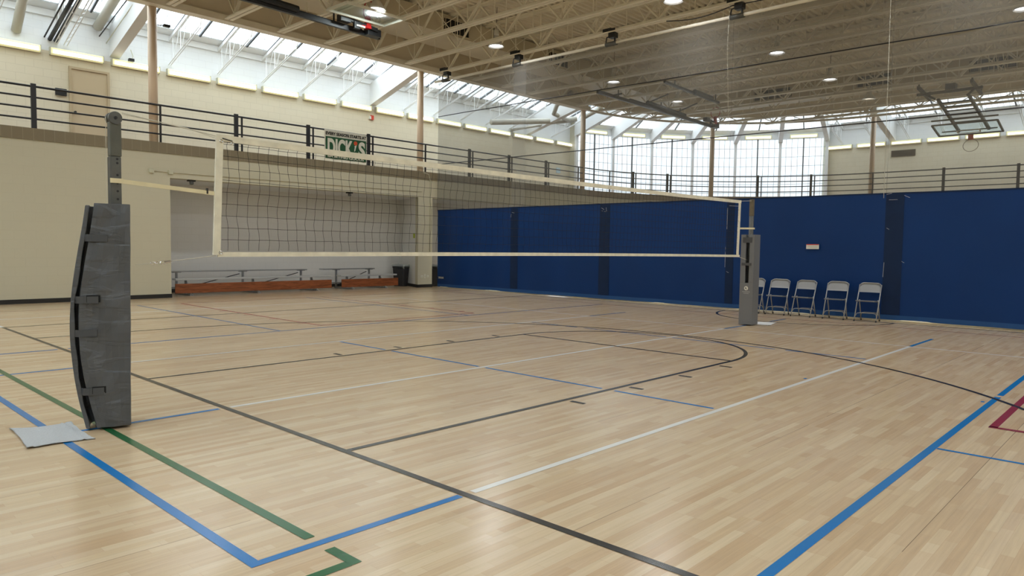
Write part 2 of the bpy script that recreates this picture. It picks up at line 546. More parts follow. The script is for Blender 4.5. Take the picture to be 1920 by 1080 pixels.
# ------------------------------------------------------------------ floor and painted lines
fl = struct(MB().box(-7.6, 34.0, -16.2, 16.4, -0.2, 0.0), 'floor', M_floor, 'pale maple strip floor of the gymnasium with painted court lines')
LW = 0.05
def hline(mb, y, x0, x1, w_=LW, z=0.0012): mb.quad((x0, y - w_ / 2, z), (x1, y - w_ / 2, z), (x1, y + w_ / 2, z), (x0, y + w_ / 2, z))
def vline(mb, x, y0, y1, w_=LW, z=0.0012): mb.quad((x - w_ / 2, y0, z), (x + w_ / 2, y0, z), (x + w_ / 2, y1, z), (x - w_ / 2, y1, z))
def arc(mb, cx, cy, r, a0, a1, w_=LW, z=0.0012, n=72):
    for k in range(n):
        t0 = math.radians(a0 + (a1 - a0) * k / n); t1 = math.radians(a0 + (a1 - a0) * (k + 1) / n)
        ri, ro = r - w_ / 2, r + w_ / 2
        mb.quad((cx + ri * math.cos(t0), cy + ri * math.sin(t0), z), (cx + ro * math.cos(t0), cy + ro * math.sin(t0), z),
                (cx + ro * math.cos(t1), cy + ro * math.sin(t1), z), (cx + ri * math.cos(t1), cy + ri * math.sin(t1), z))
def fline(mb, m, lab):
    o = mb.build('painted_line', m, fl)
    o['label'] = lab
ZL = [0.0008, 0.0012, 0.0016, 0.0020, 0.0024, 0.0028]
mb = MB(); vline(mb, 0, -7.875, 7.875, z=ZL[5]); hline(mb, 7.85, 0.025, 12.8, z=ZL[5]); hline(mb, -7.85, 0.025, 12.8, z=ZL[5])
vline(mb, 12.8, -7.825, 7.825, z=ZL[5])
fline(mb, L_black, 'black basketball boundary line')
mb = MB()
for s in (-1, 1):
    hline(mb, s * 1.80, 0.025, 5.76, z=ZL[4])
    for x in (2.39, 3.35, 4.33, 5.29): mb.quad((x - .025, s * 1.87, ZL[4]), (x + .025, s * 1.87, ZL[4]), (x + .025, s * 2.03, ZL[4]), (x - .025, s * 2.03, ZL[4]))
vline(mb, 5.76, -1.775, 1.775, z=ZL[4])
arc(mb, 5.76, 0, 1.80, -90, 90, z=ZL[4])
fline(mb, L_black, 'black free throw lane with rounded top and lane ticks')
mb = MB(); hline(mb, 6.07, 0.025, 1.6, z=ZL[5]); hline(mb, -6.07, 0.025, 1.6, z=ZL[5]); arc(mb, 1.6, 0, 6.07, -90, 90, z=ZL[5])
fline(mb, L_black, 'black three point arc')
mb = MB(); arc(mb, 12.8, 0, 1.8, 90, 270, z=ZL[3]); fline(mb, L_black, 'black centre circle running under the curtain')
mb = MB()
hline(mb, 0, 0.045, 9.09, z=ZL[2])
hline(mb, -3, 0.06, 9.09, z=ZL[2]); hline(mb, 3, 0.06, 9.09, z=ZL[2])
vline(mb, 9.115, -9.2, 9.225, w_=0.04, z=ZL[1]); hline(mb, 9.25, 0.0, 9.135, w_=0.04, z=ZL[1]); vline(mb, 0, 7.9, 9.25, z=ZL[2])
fline(mb, L_white, 'white volleyball lines')
mb = MB()
hline(mb, 0, -1.25, -0.055, z=ZL[2]); hline(mb, 0, 9.15, 10.35, z=ZL[2]); hline(mb, 0, 11.1, 11.85, z=ZL[2])
hline(mb, -3, -1.25, -0.035, z=ZL[2]); hline(mb, -3, 9.15, 10.45, z=ZL[2])
hline(mb, 3, -1.25, -0.04, z=ZL[2]); hline(mb, 3, 9.15, 10.45, z=ZL[2])
fline(mb, L_blue, 'blue end pieces of the volleyball lines')
mb = MB()
vline(mb, -1.265, -3.025, 4.67, w_=0.055, z=ZL[3])
hline(mb, 4.65, -1.25, -0.06, w_=0.05, z=ZL[3]); hline(mb, 4.65, 0.06, 11.85, w_=0.045, z=ZL[3])
hline(mb, -4.66, -1.25, 5.62, w_=0.055, z=ZL[2]); hline(mb, -4.66, 5.72, 11.9, w_=0.055, z=ZL[2])
fline(mb, L_blue, 'long blue court lines')
mb = MB()
for x in (3.08, 7.27):
    vline(mb, x, -2.94, -1.87, w_=0.04, z=ZL[2]); vline(mb, x, -1.72, -0.05, w_=0.04, z=ZL[2]); vline(mb, x, 0.06, 1.73, w_=0.04, z=ZL[2]); vline(mb, x, 1.87, 2.95, w_=0.04, z=ZL[2])
    vline(mb, x, 4.68, 10.9, w_=0.04, z=ZL[2]); vline(mb, x, -10.9, -4.69, w_=0.04, z=ZL[2])
for (x, y) in ((5.18, -2.95), (5.22, -4.61)): mb.quad((x, y, ZL[2]), (x + .06, y, ZL[2]), (x + .06, y + .03, ZL[2]), (x, y + .03, ZL[2]))
fline(mb, L_blue, 'thin blue service lines')
mb = MB()
hline(mb, 10.85, 0.0, 13.0, w_=0.035, z=ZL[1]); vline(mb, 11.93, -10.8, 10.83, w_=0.03, z=ZL[1])
fline(mb, L_red, 'thin red outer boundary')
for sgn, mm, lab in ((1, L_red, 'red lane of the cross court by the benches'), (-1, L_maroon, 'maroon lane of the cross court beside the camera')):
    mb = MB()
    w2 = 0.04 if sgn > 0 else 0.06
    xa, xb = (4.0, 7.68) if sgn > 0 else (4.13, 7.75)
    ye = 4.95 if sgn > 0 else 4.86
    for x in (xa, xb): vline(mb, x, min(sgn * (ye - w2 / 2), sgn * 10.85), max(sgn * (ye - w2 / 2), sgn * 10.85), w_=w2, z=ZL[4])
    hline(mb, sgn * ye, xa, xb, w_=w2, z=ZL[4])
    for y in (8.49, 7.43, 6.43, 5.42):
        for x, d in ((xa, -0.17), (xb, 0.17)):
            mb.quad((min(x, x + d), sgn * y - .02, ZL[4]), (max(x, x + d), sgn * y - .02, ZL[4]), (max(x, x + d), sgn * y + .02, ZL[4]), (min(x, x + d), sgn * y + .02, ZL[4]))
    fline(mb, mm, lab)
mb = MB()
vline(mb, -0.945, -2.92, 8.4, w_=0.055, z=ZL[4]); vline(mb, -0.945, -3.31, -3.09, w_=0.055, z=ZL[4]); hline(mb, -3.285, -3.9, -0.97, w_=0.055, z=ZL[4])
fline(mb, L_green, 'green court line with a square corner')

# ------------------------------------------------------------------ walls
# left wall (y = YW): solid part, recess with bleachers, pier, second recess past the curtain
mb = MB()
mb.box(-7.6, 4.54, YW, YW + 0.3, 0, Z_BB)
mb.box(4.54, 12.55, YW, YW + 0.3, 3.02, Z_BB)
mb.hexa([(12.55, YW, 0), (13.17, YW, 0), (13.17, YW + .3, 0), (12.68, YW + .3, 0), (12.55, YW, Z_BB), (13.17, YW, Z_BB), (13.17, YW + .3, Z_BB), (12.68, YW + .3, Z_BB)])
mb.box(13.17, 20.9, YW, YW + 0.3, 3.02, Z_BB)
mb.box(20.9, CX, YW, YW + 0.3, 0, Z_BB)
struct(mb, 'wall_left', M_wall_x, 'cream block wall under the running track on the left')
mb = MB()
mb.box(3.6, 13.6, 14.7, 14.9, 0, 3.3)
mb.box(13.6, 21.6, 14.7, 14.9, 0, 3.3)
mb.hexa([(12.681, YW + .30, 0), (12.88, YW + .30, 0), (13.6, 14.71, 0), (13.3, 14.71, 0), (12.681, YW + .30, 3.02), (12.88, YW + .30, 3.02), (13.6, 14.71, 3.02), (13.3, 14.71, 3.02)])
mb.box(4.3, 4.535, YW + .3, 14.71, 0, 3.02)
struct(mb, 'wall_recess', M_rec, 'pale block back wall of the recess behind the benches')
struct(MB().box(4.3, 21.6, YW + .3, 14.71, 3.02, 3.3), 'ceiling_recess', M_white, 'underside of the track over the recess')
mb = MB()
mb.box(-7.6, 4.55, YW - 0.012, YW, 0, 0.10); mb.box(12.54, 13.18, YW - 0.012, YW, 0, 0.10)
mb.box(4.53, 12.9, 14.688, 14.70, 0, 0.10)
mb.hexa([(12.535, YW, 0), (12.55, YW, 0), (13.28, 14.69, 0), (13.265, 14.69, 0), (12.535, YW, .1), (12.55, YW, .1), (13.28, 14.69, .1), (13.265, 14.69, .1)])
struct(mb, 'baseboard_left', M_base, 'black baseboard along the left wall')
# far curved corner and far wall, lower
def arc_pts(r, a0, a1, n): return [(CX + r * math.cos(math.radians(a0 + (a1 - a0) * k / n)), CY + r * math.sin(math.radians(a0 + (a1 - a0) * k / n))) for k in range(n + 1)]
def ring(mb, r0, r1, z0, z1, a0=0, a1=90, n=24):
    A = arc_pts(r0, a0, a1, n); B = arc_pts(r1, a0, a1, n)
    for k in range(n):
        mb.hexa([(*A[k], z0), (*B[k], z0), (*B[k + 1], z0), (*A[k + 1], z0), (*A[k], z1), (*B[k], z1), (*B[k + 1], z1), (*A[k + 1], z1)])
mb = MB(); ring(mb, RI, RI + .25, 0, Z_BB); mb.box(XF, XF + .25, -16.2, CY, 0, Z_BB)
struct(mb, 'wall_far', M_wall_y, 'cream block wall under the track at the far end')
mb = MB(); mb.box(-7.6, XF + .25, YS - .3, YS, 0, Z_BB)
struct(mb, 'wall_right', M_wall_x, 'block wall on the side behind the camera right')
mb = MB(); mb.box(XN - .3, XN, YS, YW, 0, Z_BB)
struct(mb, 'wall_near', M_wall_y, 'block wall behind the camera')
# balcony band + running track slab
struct(MB().box(-7.6, CX, YW - .03, YW + .3, Z_BB, Z_BT), 'trim_1', M_band_x, 'tan masonry band along the edge of the track, left side')
mb = MB(); ring(mb, RI - .03, RI + .25, Z_BB, Z_BT); struct(mb, 'trim_2', M_band_a, 'tan band along the curved edge of the track')
struct(MB().box(XF - .03, XF + .25, YS, CY, Z_BB, Z_BT), 'trim_3', M_band_y, 'tan masonry band along the far edge of the track')
mb = MB()
mb.box(-7.6, CX, YW + .3, YU + .2, 3.62, 3.8); ring(mb, RI + .25, RO + .5, 3.62, 3.8, n=24)
mb.box(XF + .25, 33.9, -16.2, CY, 3.62, 3.8)
mb.box(-7.6, XF + .25, -16.2, YS, Z_BB, 3.8); mb.box(-7.6, XN, YS, YW, Z_BB, 3.8)
struct(mb, 'floor_track', mat('track_surface', srgb(120, 96, 84), 0.8, noise=.2), 'running track slab')
# upper walls
mb = MB()
mb.box(-7.6, 24.9, YU, YU + .25, 3.8, 7.25)
struct(mb, 'wall_upper_left', M_up_x, 'upper block wall, cream below the light strips and white above')
XFU, YC = 33.5, 7.2
mb = MB(); mb.box(XFU, XFU + .25, -16.2, YC, 3.8, 7.25)
struct(mb, 'wall_upper_far', M_up_y, 'upper block wall at the far end, white above the light strips')
mb = MB(); mb.box(-7.6, XFU, -16.25, -16.0, 3.8, 7.25)
struct(mb, 'wall_upper_right', M_up_x, 'upper wall on the right, out of view')
mb = MB(); mb.box(-7.85, -7.6, -16.2, YU + .2, 3.8, 7.25)
struct(mb, 'wall_upper_near', M_up_y, 'upper wall behind the camera, out of view')
# white curb above the walls (two steps up to the sloped glazing)
mb = MB()
def curb_x(mb, x0, x1, y, s):   # s=+1: wall on the +y side
    mb.hexa([(x0, y - s * .06, 7.25), (x1, y - s * .06, 7.25), (x1, y + s * .25, 7.25), (x0, y + s * .25, 7.25),
             (x0, y - s * .06, 7.42), (x1, y - s * .06, 7.42), (x1, y + s * .25, 7.42), (x0, y + s * .25, 7.42)])
    mb.hexa([(x0, y - s * .02, 7.42), (x1, y - s * .02, 7.42), (x1, y + s * .25, 7.42), (x0, y + s * .25, 7.42),
             (x0, y - s * .43, 7.53), (x1, y - s * .43, 7.53), (x1, y + s * .25, 7.60), (x0, y + s * .25, 7.60)])
curb_x(mb, -7.6, 24.9, YU, 1); curb_x(mb, -7.6, XFU, -16.0, -1)
struct(mb, 'trim_4', M_white_curb, 'white stepped curb under the side skylight')
mb = MB()
for x, s in ((XFU, 1), (-7.6, -1)):
    y0, y1 = (-16.2, YC) if s > 0 else (-16.2, YU)
    mb.box(min(x - s * .06, x + s * .25), max(x - s * .06, x + s * .25), y0, y1, 7.25, 7.42)
    mb.hexa([(x - s * .02, y0, 7.42), (x - s * .02, y1, 7.42), (x + s * .25, y1, 7.42), (x + s * .25, y0, 7.42),
             (x - s * .43, y0, 7.53), (x - s * .43, y1, 7.53), (x + s * .25, y1, 7.60), (x + s * .25, y0, 7.60)])
struct(mb, 'trim_5', M_white_curb, 'white stepped curb under the end skylight')

# ------------------------------------------------------------------ edge beam and fascia
Z_SK0, Z_SK1 = 7.50, 8.47       # glazing height at wall side (y=15.57) and at the beam
mb = MB()
mb.box(-7.6, CX, YW - .13, YW + .17, 7.2, 7.36)
mb.box(-7.6, XF, YS - .17, YS + .13, 7.2, 7.36)
mb.box(XF - .05, XF + .05, YS, CY, 7.2, 7.28)
for i in range(23):
    ya = CY - i * .725; mb.bar((XF, ya, 7.26), (XF, ya - .725, 7.62) if i % 2 else (XF, ya - .725, 7.62), .03) if i % 2 == 0 else mb.bar((XF, ya, 7.62), (XF, ya - .725, 7.26), .03)
mb.box(XN - .13, XN + .17, YS, YW, 7.2, 7.36)
ring(mb, RI - .05, RI + .05, 7.2, 7.28)
A_ = arc_pts(RI, 0, 90, 20)
for i in range(20): mb.bar((*A_[i], 7.26 if i % 2 == 0 else 7.55), (*A_[i + 1], 7.55 if i % 2 == 0 else 7.26), .03)
struct(mb, 'trim_6', M_beige, 'beige edge beam carried by the columns around the hall')
mb = MB()
mb.box(-7.6, CX, YW - .02, YW + .1, 7.36, 8.52); mb.box(-7.6, XF, YS - .1, YS + .02, 7.36, 8.52)
mb.box(XF - .02, XF + .1, YS, CY, 7.6, 8.52); mb.box(XN - .1, XN + .02, YS, YW, 7.36, 8.52)
ring(mb, RI - .02, RI + .1, 7.5, 8.52)
struct(mb, 'trim_7', M_fascia, 'tan fascia between the edge beam and the roof deck')

# corrugated deck: ribs run along x
mb = MB()
p = 0.20
y = YS
prof = [(0, .0), (.07, .0), (.10, .055), (.17, .055)]
while y < YW - 0.01:
    pts = [(y + a, Z_DK + b) for a, b in prof] + [(y + p, Z_DK)]
    for (ya, za), (yb, zb) in zip(pts[:-1], pts[1:]):
        ym = min(max((ya + yb) / 2, -99), CY + RI - 1e-3)
        xe = XF if ym < CY else CX + math.sqrt(max(RI ** 2 - (ym - CY) ** 2, 0))
        mb.quad((XN, ya, za), (XN, yb, zb), (xe, yb, zb), (xe, ya, za))
    y += p
dk = struct(mb, 'ceiling', M_deck, 'beige corrugated metal roof deck')
mb = MB(); mb.box(XN, XF, YS, CY, 8.5, 8.6); mb.box(XN, CX, CY, YW, 8.5, 8.6); ring(mb, 0.01, RI, 8.5, 8.6)
struct(mb, 'ceiling_roof_slab', M_fascia, 'roof covering over the deck')

# ------------------------------------------------------------------ roof joists
def joist_meshes(y0, y1, nm='joist'):
    """joist running along y, centred on x=0; returns part meshes"""
    bot = MB(); top = MB(); web = MB()
    for s in (-1, 1):
        bot.box(s * .06 - .045, s * .06 + .045, y0 + .45, y1 - .45, Z_CH - .01, Z_CH + .01)
        bot.box(s * .022 - .008, s * .022 + .008, y0 + .45, y1 - .45, Z_CH, Z_CH + .08)
        top.box(s * .055 - .04, s * .055 + .04, y0, y1, Z_DK - .012, Z_DK)
        top.box(s * .022 - .008, s * .022 + .008, y0, y1, Z_DK - .09, Z_DK)
    n = max(2, round((y1 - y0 - 1.6) / 2.0)); L = (y1 - y0 - 1.6) / n
    zb, zt = Z_CH + .05, Z_DK - .05
    for k in range(n + 1):
        yb = y0 + .8 + k * L
        if k > 0: web.bar((0, yb, zb), (0, yb - L / 2, zt), .05 if k % 2 else .075, .04)
        if k < n: web.bar((0, yb, zb), (0, yb + L / 2, zt), .05 if k % 2 else .075, .04)
        web.bar((0.0, yb, zb), (0, yb, zt), .022)
        if k < n: web.bar((0, yb + L / 2, zb), (0, yb + L / 2, zt), .02)
    web.bar((0, y0 + .8, zb), (0, y0 + .05, zt), .035); web.bar((0, y1 - .8, zb), (0, y1 - .05, zt), .035)
    return bot, top, web
proto = None
for n in range(-11, 12):
    x = X0 + BAY * n
    if x > XF - .4: continue
    yN = YW - .1 if x <= CX else CY + math.sqrt((RI - .12) ** 2 - (x - CX) ** 2)
    if n < 0: lab = 'beige open web roof joist, %s on the near side of the curtain pipe' % ORD[-n - 1]
    elif n == 0: lab = 'beige open web roof joist directly over the curtain pipe'
    else: lab = 'beige open web roof joist behind the mesh, %s beyond the curtain pipe' % ORD[n - 1]
    if yN == YW - .1 and proto is not None:
        r = copy_tree(proto); r.location = (x, 0, 0); r['label'] = lab; r['group'] = 'roof joists'
        continue
    r = thing('roof_joist', lab, 'joist', (x, 0, 0), 0, 'roof joists')
    b_, t_, w_ = joist_meshes(YS + .1, yN)
    local(b_, 'bottom_chord', M_beige, r); local(t_, 'top_chord', M_beige, r); local(w_, 'web', M_beige, r)
    if proto is None: proto = r
# cross bracing rods between the joists
rows = [9.55, 4.3, -1.4]
brace = None
ci = 0
for yi, yr in enumerate(rows):
    for n in range(-9, 10):
        xa = X0 + BAY * n
        if xa + BAY > 26.4 or (xa + BAY > 24 and yr > 9): continue
        where = ('%s bay %s curtain pipe' % (ORD[(-n - 1) if n < 0 else n], 'before' if n < 0 else 'past'))
        lab = 'crossed bracing rods, %s row from left wall, %s' % (ORD[yi], where)
        if brace is None:
            mb = MB()
            mb.tube([(0.03, 0, Z_CH + .06), (BAY - .03, 0, Z_DK - .06)], .011, 5)
            mb.tube([(0.03, .03, Z_DK - .06), (BAY - .03, .03, Z_CH + .06)], .011, 5)
            brace = mb.build('cross_brace', M_beige)
            brace.location = (xa, yr, 0)
            o = brace
        else:
            o = brace.copy(); COL.objects.link(o); o.location = (xa, yr, 0)
        tag(o, lab, 'brace', 'cross braces between roof joists')

# ------------------------------------------------------------------ columns
def column(x, y, lab, z1=7.2):
    mb = MB(); mb.tube([(0, 0, 3.8), (0, 0, z1)], .105, 20)
    o = mb.build('column', M_column, None, smooth=True)
    o.location = (x, y, 0)
    tag(o, lab, 'column', 'round columns on the track edge')
column(4.24, YW + .2, 'round tan column left, nearest the near net post')
column(12.78, YW + .2, 'round tan column just left of the curtain edge')
column(21.55, YW + .1, 'round column at the left end of the curved windows')
column(CX + RI * math.cos(PI / 4) + .0, CY + RI * math.sin(PI / 4), 'round column in front of the middle of the curved windows')
column(XF + .15, CY, 'round column right of the curved windows on the far side')
column(-4.44, YW + .2, 'round tan column further left, out of the frame')
column(XF + .15, CY - 8.68, 'round column at the far side, beyond the right edge')

# ------------------------------------------------------------------ girders, rafters, skylights
# along the left side (y from YU to the beam)
SL = (Z_SK1 - Z_SK0) / (15.57 - 12.85)
def girder(pa, pb, lab, z0=6.5, z1=7.36, dep=.78, wd=.26):
    """deep sloped white roof girder from the wall (pa) in to the beam (pb)"""
    a = Vector((pa[0], pa[1], 0)); b = Vector((pb[0], pb[1], 0)); d = (b - a).normalized(); r = d.cross(Vector((0, 0, 1))) * wd / 2
    P = lambda q, s, z: (q.x + s * r.x, q.y + s * r.y, z)
    mb = MB()
    mb.hexa([P(a, -1, z0), P(a, 1, z0), P(b, 1, z1), P(b, -1, z1), P(a, -1, z0 + dep), P(a, 1, z0 + dep), P(b, 1, z1 + dep), P(b, -1, z1 + dep)])
    o = mb.build('roof_girder', M_white)
    tag(o, lab, 'girder', 'white sloped girders around the skylight')
girder((4.36, YU), (4.30, 12.9), 'deep white sloped girder meeting the left round column')
girder((13.05, YU), (12.95, 12.9), 'deep white sloped girder meeting the column by the curtain edge')
girder((21.6, YU), (21.6, 12.9), 'deep white sloped girder beyond the curtain on the side wall')
girder((-4.4, YU), (-4.4, 12.9), 'deep white sloped girder left outside the frame')
AW = [76 - k * 62 / 6 for k in range(7)]    # window bay angles
def on(r, a): return (CX + r * math.cos(math.radians(a)), CY + r * math.sin(math.radians(a)))
for k, a in enumerate(AW):
    girder(on(RO, a), on(RI + .1, a), 'white sloped girder over the curved windows, %s from the left' % ORD[k], wd=.2, dep=.7, z0=6.75, z1=7.5)
girder((XFU, -4.6), (XF, -4.6), 'white sloped girder on the far side, out of frame right')
girder((XFU, CY), (XF, CY), 'white sloped girder on the far wall behind the right column')

def truss(lab, loc, rz):
    """small truss: local +y from beam (y=0) to the wall (y=3.1)"""
    t = thing('skylight_truss', lab, 'truss', loc, rz, 'small white trusses under the skylight')
    zt = lambda y: 8.36 - .345 * y
    D = 3.13
    mb = MB(); mb.bar((0, D + .02, zt(D)), (0, 0, zt(0)), .07, .09); local(mb, 'top_chord', M_white, t)
    mb = MB()
    for s in (-1, 1): mb.tube([(s * .03, D, 6.58), (s * .03, 1.05, 7.27)], .014, 6)
    local(mb, 'bottom_chord', M_white, t)
    mb = MB()
    zl = lambda y: 6.58 + (D - y) * .3317
    nd = [(D - .1, 0), (D - .1, 1), (D - .55, 0), (D - .55, 1), (D - .95, 0), (D - 1.4, 1), (D - 1.4, 0)]
    for yb, yt in ((D - .25, D - .25), (D - .3, D - .75), (D - .8, D - .8), (D - .85, D - 1.3), (D - 1.45, D - 1.45), (1.05, 1.5), (1.05, 1.1), (1.05, .75), (1.05, .4)):
        mb.tube([(0, yb, zl(yb)), (0, yt, zt(yt))], .011, 5)
    local(mb, 'web', M_white, t)
    return t
TR = None
k = 0
for n in range(-12, 9):
    if n % 6 == 0: continue
    x = X0 + BAY * n
    if x > 24.5: continue
    lab = 'small white truss under the side skylight, %s %s' % ((ORD[-n - 1], 'left of the curtain-side girder') if n < 0 else (ORD[n - 1], 'past the curtain on the side wall'))
    if TR is None: TR = truss(lab, (x, YW + .1, 0), 0); o = TR
    else:
        o = copy_tree(TR); o.location = (x, YW + .1, 0); o['label'] = lab
for k in range(14):
    y = YC - .9 - BAY * k
    if abs(y - CY) < .4 or abs(y + 4.6) < .5: continue
    o = copy_tree(TR); o.location = (XF - .08, y, 0); o.rotation_euler = (0, 0, -PI / 2)
    o['label'] = 'small white truss under the far skylight, %s right of the curved windows' % ORD[k]

sk_n = 0
def sky_panel(name, A, B, C, D, nb=7, nr=5, dark=True, mg=M_wire_s, glass=None, lab=None, parent=None, gw=.012):
    """glazing quad A,B low edge, C,D high edge (B->C): panes + thin grid + dark centre bar"""
    A, B, C, D = map(Vector, (A, B, C, D))
    g = MB(); g.quad(A, B, C, D)
    root = g.build(name, glass or M_glass_s)
    tag(root, lab, None, None, 'structure')
    nrm = (B - A).cross(D - A).normalized()
    w_ = MB()
    P = lambda u, v: (A * (1 - u) + B * u) * (1 - v) + (D * (1 - u) + C * u) * v
    for i in range(nb + 1):
        if i in (0, nb): continue
        w_.bar(P(i / nb, 0), P(i / nb, 1), gw, gw, nrm)
    for j in range(1, nr):
        w_.bar(P(0, j / nr), P(1, j / nr), gw, gw, nrm)
    w_.build('grid_bar', mg, root)
    m_ = MB()
    m_.bar(P(0, 0), P(0, 1), .05, .06, nrm); m_.bar(P(1, 0), P(1, 1), .05, .06, nrm)
    m_.build('frame', M_white, root)
    if dark:
        m_ = MB(); m_.bar(P(.5, 0) , P(.5, 1), .055, .06, nrm); m_.build('mullion', M_mull, root)
    return root
wn = 1
for n in range(-12, 8):
    xa = X0 + BAY * n; xb = xa + BAY
    xb = min(xb, 24.7)
    sky_panel('window_%d' % wn, (xa, 15.59, Z_SK0), (xb, 15.59, Z_SK0), (xb, 12.83, Z_SK1), (xa, 12.83, Z_SK1), lab='sloped skylight panel over the left wall'); wn += 1
for k in range(6):
    a0, a1 = AW[k], AW[k + 1]
    sky_panel('window_%d' % wn, (*on(RO - .35, a0), Z_SK0 - .13), (*on(RO - .35, a1), Z_SK0 - .13), (*on(RI + .08, a1), Z_SK1), (*on(RI + .08, a0), Z_SK1), nb=9, nr=5, lab='sloped skylight panel over the curved corner'); wn += 1
sky_panel('window_%d' % wn, (24.7, 15.59, Z_SK0), (*on(RO - .35, AW[0]), Z_SK0), (*on(RI + .08, AW[0]), Z_SK1), (22.2, 12.83, Z_SK1), nb=3, dark=False, lab='narrow skylight panel at the start of the curve'); wn += 1
sky_panel('window_%d' % wn, (*on(RO - .35, AW[6]), Z_SK0), (XFU - .4, YC - .6, Z_SK0), (XF + .08, YC - 2.6, Z_SK1), (*on(RI + .08, AW[6]), Z_SK1), nb=3, dark=False, lab='narrow skylight panel at the end of the curve'); wn += 1
ys = YC - .6
while ys > -15:
    y2 = ys - BAY * 2
    yh = min(ys, YC - 2.6) if ys == YC - .6 else ys
    sky_panel('window_%d' % wn, (XFU - .4, ys, Z_SK0), (XFU - .4, y2, Z_SK0), (XF + .08, y2, Z_SK1), (XF + .08, yh, Z_SK1), nb=14, lab='sloped skylight panel over the far wall'); wn += 1
    ys = y2
for (A, B, C_, D_) in (((XFU, -15.59, Z_SK0), (-7.2, -15.59, Z_SK0), (-7.2, -12.83, Z_SK1), (XFU, -12.83, Z_SK1)),
                     ((-7.2, -15.6, Z_SK0), (-7.2, 15.6, Z_SK0), (XN - .08, 15.6, Z_SK1), (XN - .08, -15.6, Z_SK1))):
    sky_panel('window_%d' % wn, A, B, C_, D_, nb=2, nr=2, dark=False, lab='skylight strip out of view'); wn += 1
# curved window wall
for k in range(6):
    a0, a1 = AW[k], AW[k + 1]
    A = on(RO, a0); B = on(RO, a1)
    r = sky_panel('window_%d' % wn, (*A, 3.82), (*B, 3.82), (*B, 6.95), (*A, 6.95), nb=8, nr=7, mg=M_wire, glass=M_glass_w, gw=.015, lab='tall translucent window, %s of the curved wall' % ORD[k]); wn += 1
mb = MB()
for k in range(7):
    a = AW[k]
    mb.bar((*on(RO - .05, a), 3.8), (*on(RO - .05, a), 6.9), .13, .13, (math.cos(math.radians(a)), math.sin(math.radians(a)), 0))
struct(mb, 'trim_8', M_white, 'white posts between the curved windows')
mb = MB()
for k in range(6):
    a0, a1 = AW[k], AW[k + 1]
    A = on(RO - .04, a0); B = on(RO - .04, a1); C_ = on(RO + .2, a1); D_ = on(RO + .2, a0)
    mb.hexa([(*A, 6.95), (*B, 6.95), (*C_, 6.95), (*D_, 6.95), (*A, 7.22), (*B, 7.22), (*C_, 7.22), (*D_, 7.22)])
    A2 = on(RO - .35, a0); B2 = on(RO - .35, a1)
    mb.hexa([(*A, 7.22), (*B, 7.22), (*C_, 7.22), (*D_, 7.22), (*A2, 7.38), (*B2, 7.38), (*C_, 7.5), (*D_, 7.5)])
struct(mb, 'trim_9', M_white_curb, 'white header over the curved windows')
mb = MB()
A = on(RO, AW[0]); mb.hexa([(A[0] - .0, A[1], 3.8), (A[0] + .15, A[1] + .2, 3.8), (24.9, YU + .1, 3.8), (24.6, YU, 3.8), (A[0], A[1], 7.6), (A[0] + .15, A[1] + .2, 7.6), (24.9, YU + .1, 7.6), (24.6, YU, 7.6)])
B = on(RO, AW[6]); mb.hexa([(B[0], B[1], 3.8), (XFU, YC, 3.8), (XFU + .2, YC, 3.8), (B[0] + .2, B[1] + .1, 3.8), (B[0], B[1], 7.6), (XFU, YC, 7.6), (XFU + .2, YC, 7.6), (B[0] + .2, B[1] + .1, 7.6)])
struct(mb, 'trim_10', M_wall_y, 'short wall returns at both ends of the curved windows')

# ------------------------------------------------------------------ wall light strips
def light_strip(length, white=False):
    t = thing('light_strip', '', 'light')
    h = length / 2
    mb = MB(); mb.box(-h, h, -.05, .02, 0, .19); mb.box(-h, -h + .02, -.12, -.05, 0, .19); mb.box(h - .02, h, -.12, -.05, 0, .19)
    local(mb, 'housing', M_fixt, t)
    mb = MB()
    mb.hexa([(-h + .02, -.12, .03), (h - .02, -.12, .03), (h - .02, -.05, .0), (-h + .02, -.05, .0), (-h + .02, -.12, .15), (h - .02, -.12, .15), (h - .02, -.05, .19), (-h + .02, -.05, .19)])
    local(mb, 'wraparound_lens', M_lensglow, t)
    mb = MB(); mb.box(-h + .07, h - .06, -.128, -.12, .035, .125)
    local(mb, 'lit_tube', M_tube_w if white else M_tube, t)
    return t
LSp = light_strip(1.28); LSw = light_strip(1.28, True)
used = {0: False, 1: False}
def put_strip(loc, rz, lab, white=False, grp='fluorescent strips along the upper walls'):
    src = LSw if white else LSp
    if not used[int(white)]:
        o = src; used[int(white)] = True
    else: o = copy_tree(src)
    o.location = loc; o.rotation_euler = (0, 0, rz); o['label'] = lab; o['group'] = grp
k = 0
SP = 1.478
xs = [3.42 + SP * i for i in range(-6, 15)]
nl = sum(1 for x in xs if x < 13.0 and x > 1.0)
iv = 0
for x in xs:
    z = 6.27
    if x < 1.0: lab = 'fluorescent strip light beyond the left frame edge, %s one out' % ORD[int((3.42 - x) / SP + .5) - 2]
    elif x < 14.5:
        lab = 'fluorescent strip light on the left upper wall, %s from the left' % ORD[iv]; iv += 1
    else:
        lab = 'fluorescent strip light on side wall behind mesh, %s from the curtain edge' % ORD[k]; k += 1
    put_strip((x, YU, z), 0, lab, white=(abs(x - 6.4) < .8 and True) or x > 19.8)
for k in range(6):
    a = (AW[k] + AW[k + 1]) / 2
    put_strip((*on(RO * math.cos(math.radians(5.2)) - .06, a), 6.95), math.radians(a - 90), 'fluorescent strip light on the header over the %s curved window' % ORD[k], white=k > 1)
for k in range(16):
    put_strip((XFU, 6.47 - SP * k, 6.33), -PI / 2, 'fluorescent strip light on far wall, %s right of the curved windows' % ORD[k])

